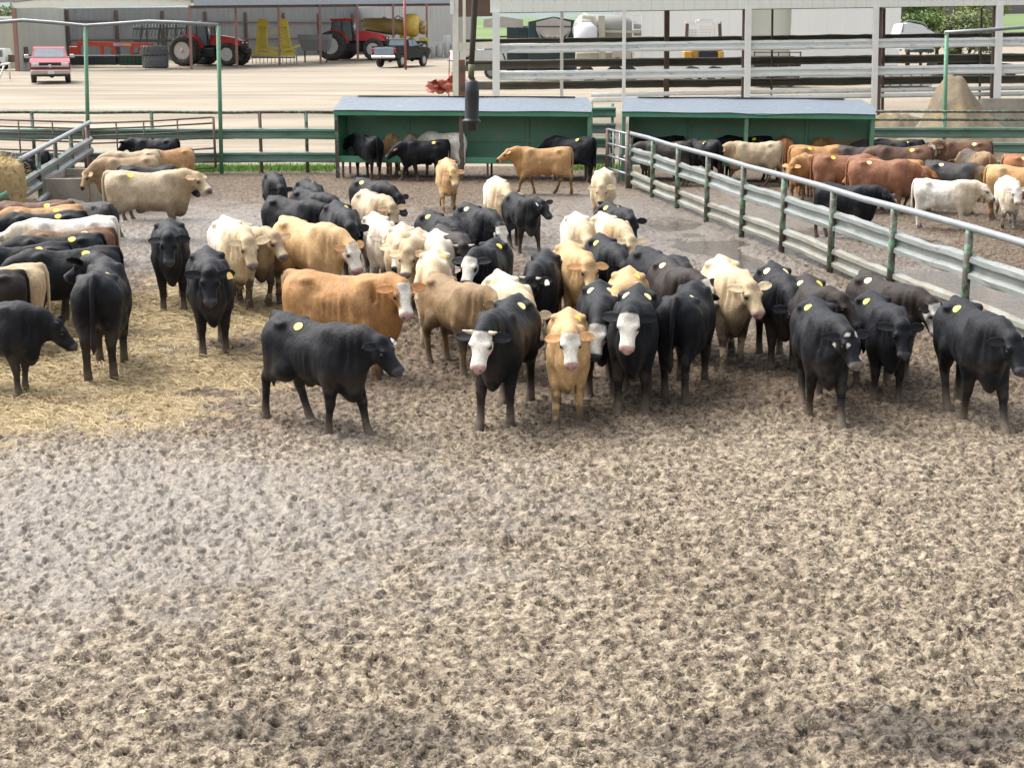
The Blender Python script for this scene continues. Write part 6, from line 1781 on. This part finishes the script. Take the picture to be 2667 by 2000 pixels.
c(1112, 414, -70, 'black', 'black cow walking right, head up, a small white ear tag, at the centre back', yaw=22, pitch=-44, el=14, legs='w0', tag='wr', ear=(.35, 0), s=.92, fy=535)
c(1072, 380, -84, 'cream', 'cream white cow behind the walking black one', yaw=22, pitch=-64, el=-6, legs='s0', patch=[(-.3, 0, 1.1, .6, 'white', .6)], ear=(.3, 0))
c(965, 340, -88, 'gold', 'light tan cow walking forward alone in front of the first shelter', yaw=20, pitch=-62, el=0, legs='w1', s=.94, face='pale', nose='pink', fy=447)
c(1212, 316, 184, 'tan', 'tan cow walking left past the front of the first shelter', yaw=2, pitch=-36, el=10, legs='w0', s=.96, fy=418)
c(1305, 362, -92, 'cream', 'cream cow facing the camera with its head down by the fence corner', yaw=0, pitch=-72, el=-8, legs='s0', patch=[(-.3, 0, 1.1, .6, 'white', .4)])
c(1316, 434, -74, 'black', 'black cow with wide ears standing at the edge of the puddle', yaw=0, pitch=-64, el=6, legs='s1', stick='lr', ear=(-.1, 0))
c(1304, 457, -74, 'cream', 'cream cow with brown shoulders reaching toward the puddle', yaw=14, pitch=-58, el=-10, legs='s2', stick='l', patch=[(.5, 0, 1.0, .32, 'gold', .8)], s=.92)
c(1246, 457, -84, 'cream', 'white cow with one ear up behind the cream one facing the camera', yaw=10, pitch=-64, el=-12, legs='s3', patch=[(-.3, 0, 1.1, .6, 'white', .7)], ear=(.4, 0))
c(1230, 518, -80, 'gold', 'pale tan cow facing the camera with a white muzzle and wide ears', yaw=6, pitch=-62, el=10, legs='s0', face='pale', nose='pink', fat=1.08, ear=(-.05, 0))
c(1300, 504, -78, 'black', 'black cow with a lowered head between the pale tan one and the puddle', yaw=14, pitch=-66, el=-12, legs='s1', stick='r')
# --- left, at the feeder
c(-95, 640, -36, 'black', 'black cow at the left edge with its head lowered, facing right', yaw=24, pitch=-52, el=-14, legs='s1', s=.92, ear=(.6, 0), fy=838)
c(206, 582, 82, 'black', 'black steer seen from behind at the left with its head turned left and tail hanging', yaw=60, pitch=-34, el=16, legs='s0', stick='r', tail=.03, s=.92, ear=(.5, 0), fy=818)
c(214, 528, 186, 'black', 'big black cow side on at the left with a bright yellow sticker, facing left', yaw=0, pitch=-58, el=-20, legs='s2', stick='l', s=.97, fy=712)
c(110, 520, 190, 'black', 'black cow behind the big side on one, its sticker halfway along the row', yaw=0, pitch=-58, el=-20, legs='s1', stick='l')
c(182, 500, 186, 'black', 'black cow with the brightest oval sticker in the left feeding row', yaw=0, pitch=-58, el=-20, legs='s0', stick='l')
c(208, 488, 185, 'brown', 'dark brown cow with a dusty back in the left feeding row', yaw=0, pitch=-58, el=-20, legs='s3', stick='L', patch=[(.2, 0, 1.25, .6, 'dun', .5), (-.5, 0, .9, .4, 'darkred', .6)], dirt=.5)
c(210, 464, 184, 'white', 'white cow in the left feeding row between dark backs', yaw=0, pitch=-54, el=-10, legs='s0', ear=(.5, 0), s=.97)
c(150, 452, 184, 'black', 'black cow between the white and the orange backs in the left feeding row', yaw=0, pitch=-58, el=-20, legs='s1', stick='l')
c(144, 440, 186, 'tan', 'orange tan cow in the left feeding row with two yellow stickers', yaw=0, pitch=-58, el=-20, legs='s2', stick='lr')
c(126, 430, 178, 'brown', 'dark brown cow farthest back in the left feeding row', yaw=0, pitch=-58, el=-20, legs='s3', stick='l')
c(222, 434, 130, 'grey', 'dark grey calf rump at the end of the left feeding row', yaw=0, pitch=-60, el=-20, legs='s0', s=.86)
c(52, 566, 187, 'cream', 'cream cow at the left edge, a yellow sticker on its rump', yaw=0, pitch=-58, el=-20, legs='s1', stick='l', s=.88, patch=[(-.4, 0, 1, .5, 'gold', .5)])
c(10, 580, 190, 'blackbrown', 'dark brown calf rump at the left edge in front of the cream one', yaw=0, pitch=-58, el=-20, legs='s0', stick='l', s=.86)
c(322, 322, 192, 'beige', 'beige cow drinking at the trough, the farther of the two', yaw=0, pitch=-60, el=-14, legs='s0')
c(316, 334, 196, 'buff', 'dusty buff cow with its head down at the trough', yaw=6, pitch=-64, el=-18, legs='s1', dirt=.6, face='', s=.97)
c(258, 366, -8, 'beige', 'beige cow standing side on by the trough, looking right', yaw=-30, pitch=-42, el=12, legs='s2', stick='r', belly=.5, mud=.6, fat=.98, s=.98, nose='grey', face='pale', fy=515)
c(280, 356, -12, 'black', 'black cow hidden behind the beige side on one, its legs showing', yaw=0, pitch=-60, el=-20, legs='s1')
c(396, 318, 208, 'tan', 'tan cow with a white face looking back by the gate', yaw=28, pitch=-56, el=12, legs='s0', face='white', nose='pink', s=.90, mud=.4)
c(366, 297, 165, 'black', 'black cow in front of the gate with its ear up', yaw=-10, pitch=-44, el=8, legs='s1', s=.88, ear=(.5, 0))
c(80, 324, 176, 'black', 'black cow beyond the left fence, the farther of the two', yaw=0, pitch=-60, el=-10, legs='s0')
c(-70, 338, -6, 'black', 'black cow beyond the left fence with its ear out, the nearer of the two', yaw=-10, pitch=-56, el=4, legs='s1', s=.95)
# --- in front of and inside the first shelter
c(806, 292, 112, 'black', 'black cow at the left end inside the first shelter, seen from behind', yaw=40, pitch=-50, el=8, legs='s0', stick='l', s=.93, fy=386)
c(846, 286, 86, 'gold', 'tan cow feeding inside the first shelter', yaw=0, pitch=-60, el=-20, legs='s1', s=.92)
c(888, 287, 90, 'cream', 'cream cow feeding between the tan and white ones in the first shelter', yaw=0, pitch=-60, el=-20, legs='s2', s=.92)
c(985, 285, 140, 'white', 'white cow with a dusty back feeding in the first shelter by the middle post', yaw=0, pitch=-60, el=-20, legs='s3', stick='l', dirt=.5, s=.98, fy=384)
c(950, 300, 186, 'black', 'black cow side on with a red ear tag in front of the first shelter', yaw=12, pitch=-44, el=-6, legs='w1', tag='rl', stick='l', s=.98, fy=388)
c(1266, 294, 152, 'black', 'black cow at the right end of the first shelter, yellow sticker on its rump', yaw=0, pitch=-56, el=-20, legs='s0', stick='l', s=.96, fy=392)
# --- the pen on the right
c(1474, 304, 180, 'smoke', 'smoky brown cow with a dark head in the right pen by the fence corner', yaw=10, pitch=-50, el=0, legs='s0', stick='lr', patch=[(-.55, 0, 1, .35, 'black', .8), (.45, 0, 1, .4, 'grey', .8)], face='mottle')
c(1458, 292, 184, 'black', 'black cow at the left end inside the second shelter', yaw=0, pitch=-56, el=-16, legs='s1')
c(1540, 300, 128, 'black', 'black cow with a round yellow sticker in front of the second shelter', yaw=0, pitch=-58, el=-20, legs='s2', stick='l', s=.96)
c(1646, 292, 176, 'black', 'black cow at the middle post of the second shelter', yaw=0, pitch=-58, el=-18, legs='s3', stick='l', s=.96)
c(1668, 304, 186, 'beige', 'cream cow walking left in front of the second shelter', yaw=8, pitch=-44, el=0, legs='w1', s=.98, nose='grey', fy=400)
c(1697, 297, 92, 'red', 'red brown cow seen from behind right of the walking cream one', yaw=0, pitch=-60, el=-18, legs='s0', stick='l', s=.95)
c(1770, 295, 100, 'orange', 'orange cow seen from behind at the back of the right pen', yaw=0, pitch=-60, el=-18, legs='s1', stick='l', s=.93)
c(1790, 289, 2, 'orange', 'orange cow side on against the right end of the second shelter', yaw=0, pitch=-60, el=-16, legs='s2', stick='r', s=.97)
c(1730, 312, 16, 'orange', 'light orange brown cow with pale feet in the right pen', yaw=0, pitch=-58, el=-10, legs='s0', stick='r', s=.97, mud=.3, fy=418)
c(1738, 330, -100, 'orange', 'orange calf facing the camera beside the red one in the right pen', yaw=-20, pitch=-56, el=-2, legs='s1', s=.85)
c(1752, 333, -66, 'red', 'red calf facing the camera with both ears out in the right pen', yaw=6, pitch=-64, el=2, legs='s0', s=.93, fy=424)
c(1782, 330, -2, 'darkred', 'dark red cow side on behind the red calf', yaw=-4, pitch=-60, el=-14, legs='s1', stick='r', s=.97)
c(1860, 340, -6, 'darkred', 'darkest red cow in the row, behind the big red one', yaw=0, pitch=-58, el=-14, legs='s2', stick='R', s=.97)
c(1897, 352, -4, 'red', 'big red cow side on in the middle of the right pen', yaw=4, pitch=-46, el=-6, legs='w1', stick='R', s=1.0, fy=455)
c(1968, 343, 178, 'orange', 'orange cow back behind the big red one', yaw=0, pitch=-58, el=-14, legs='s0', stick='R')
c(1900, 314, 180, 'brown', 'grey brown cow with two pale stickers in the right pen', yaw=0, pitch=-58, el=-14, legs='s1', stick='lL', patch=[(.2, 0, 1.1, .5, 'grey', .8)], s=.96)
c(1990, 314, 178, 'brown', 'plain dark brown cow side on in the right pen', yaw=0, pitch=-58, el=-14, legs='s2', stick='l', s=1.0, patch=[(.3, 0, 1, .5, 'blackbrown', .5)])
c(1938, 302, 172, 'grey', 'bluish grey cow back near the rear rails', yaw=0, pitch=-58, el=-16, legs='s3', s=.92)
c(1975, 300, 176, 'black', 'black cow at the rear rails with a round yellow sticker', yaw=0, pitch=-58, el=-16, legs='s0', stick='l', s=.92)
c(2120, 302, 192, 'brown', 'brown cow with a mottled white face in the right pen', yaw=62, pitch=-62, el=10, legs='s1', face='mottle', stick='LR', nose='pink', s=.98)
c(2128, 326, 118, 'dun', 'light brown cow with a dark shoulder, seen from behind near the right edge', yaw=0, pitch=-60, el=-18, legs='s2', stick='l', s=.94, patch=[(.3, 0, 1, .5, 'grey', .8)])
c(2022, 345, -24, 'grey', 'grey black cow with a brown head lowered in the right pen', yaw=-2, pitch=-54, el=-16, legs='s0', stick='LR', face='', patch=[(1.0, -.1, .9, .45, 'dun', .8), (.3, 0, .8, .3, 'black', .8)])
c(2192, 332, 8, 'red', 'red cow at the right edge of the right pen', yaw=0, pitch=-58, el=-14, legs='s1', stick='R')
c(2160, 354, -4, 'tan', 'orange tan cow at the right edge behind the white calf', yaw=0, pitch=-58, el=-14, legs='s2', patch=[(-.5, 0, 1.2, .4, 'gold', .6)], s=.95)
c(2176, 378, -82, 'white', 'white faced pale calf facing the camera at the right edge', yaw=10, pitch=-64, el=2, legs='w2', nose='pink', s=.92, patch=[(.3, 0, 1, .5, 'gold', .35)], face='white', fy=480)
c(2000, 384, -4, 'white', 'cream white cow side on in front of the red ones', yaw=-6, pitch=-48, el=4, legs='s2', mud=.3, patch=[(.55, 0, .9, .5, 'beige', .7)], nose='grey', s=.99, fy=490)
c(1788, 392, -24, 'black', 'blue black calf just behind the dividing fence', yaw=10, pitch=-46, el=6, legs='s1', stick='L', s=.92, fy=507)

for i, d in enumerate(HERD):
    s_ = d['s']; p = at_z(d['x'] * K, d['y'] * K, 1.15)
    hd = R(d['head']) - math.atan2(p.x, p.y)      # headings were read relative to the line of sight
    if 'fy' in d:
        g = at_z(d['x'] * K, d['fy'] * K, 0.0); p = at_y(d['x'] * K, d['y'] * K, g.y); s_ = d['s'] = min(1.08, max(.82, (p.z + .03) / d['z']))
    p = at_z(d['x'] * K, d['y'] * K, d['z'] * s_ - .02)
    o_ = Vector((-.42 * math.cos(hd), -.42 * math.sin(hd), 0)) * s_
    d['loc'] = Vector((p.x - o_.x, p.y - o_.y, 0)); d['head'] = hd
    d['loc'].z = -.04
    d['seed'] = 17 + i * 7
    lg = d['legs']
    if isinstance(lg, str):
        d['legs'] = (WALK if lg[0] == 'w' else STAND)[int(lg[1]) if len(lg) > 1 else i % 4]
    build_cow(i, d)
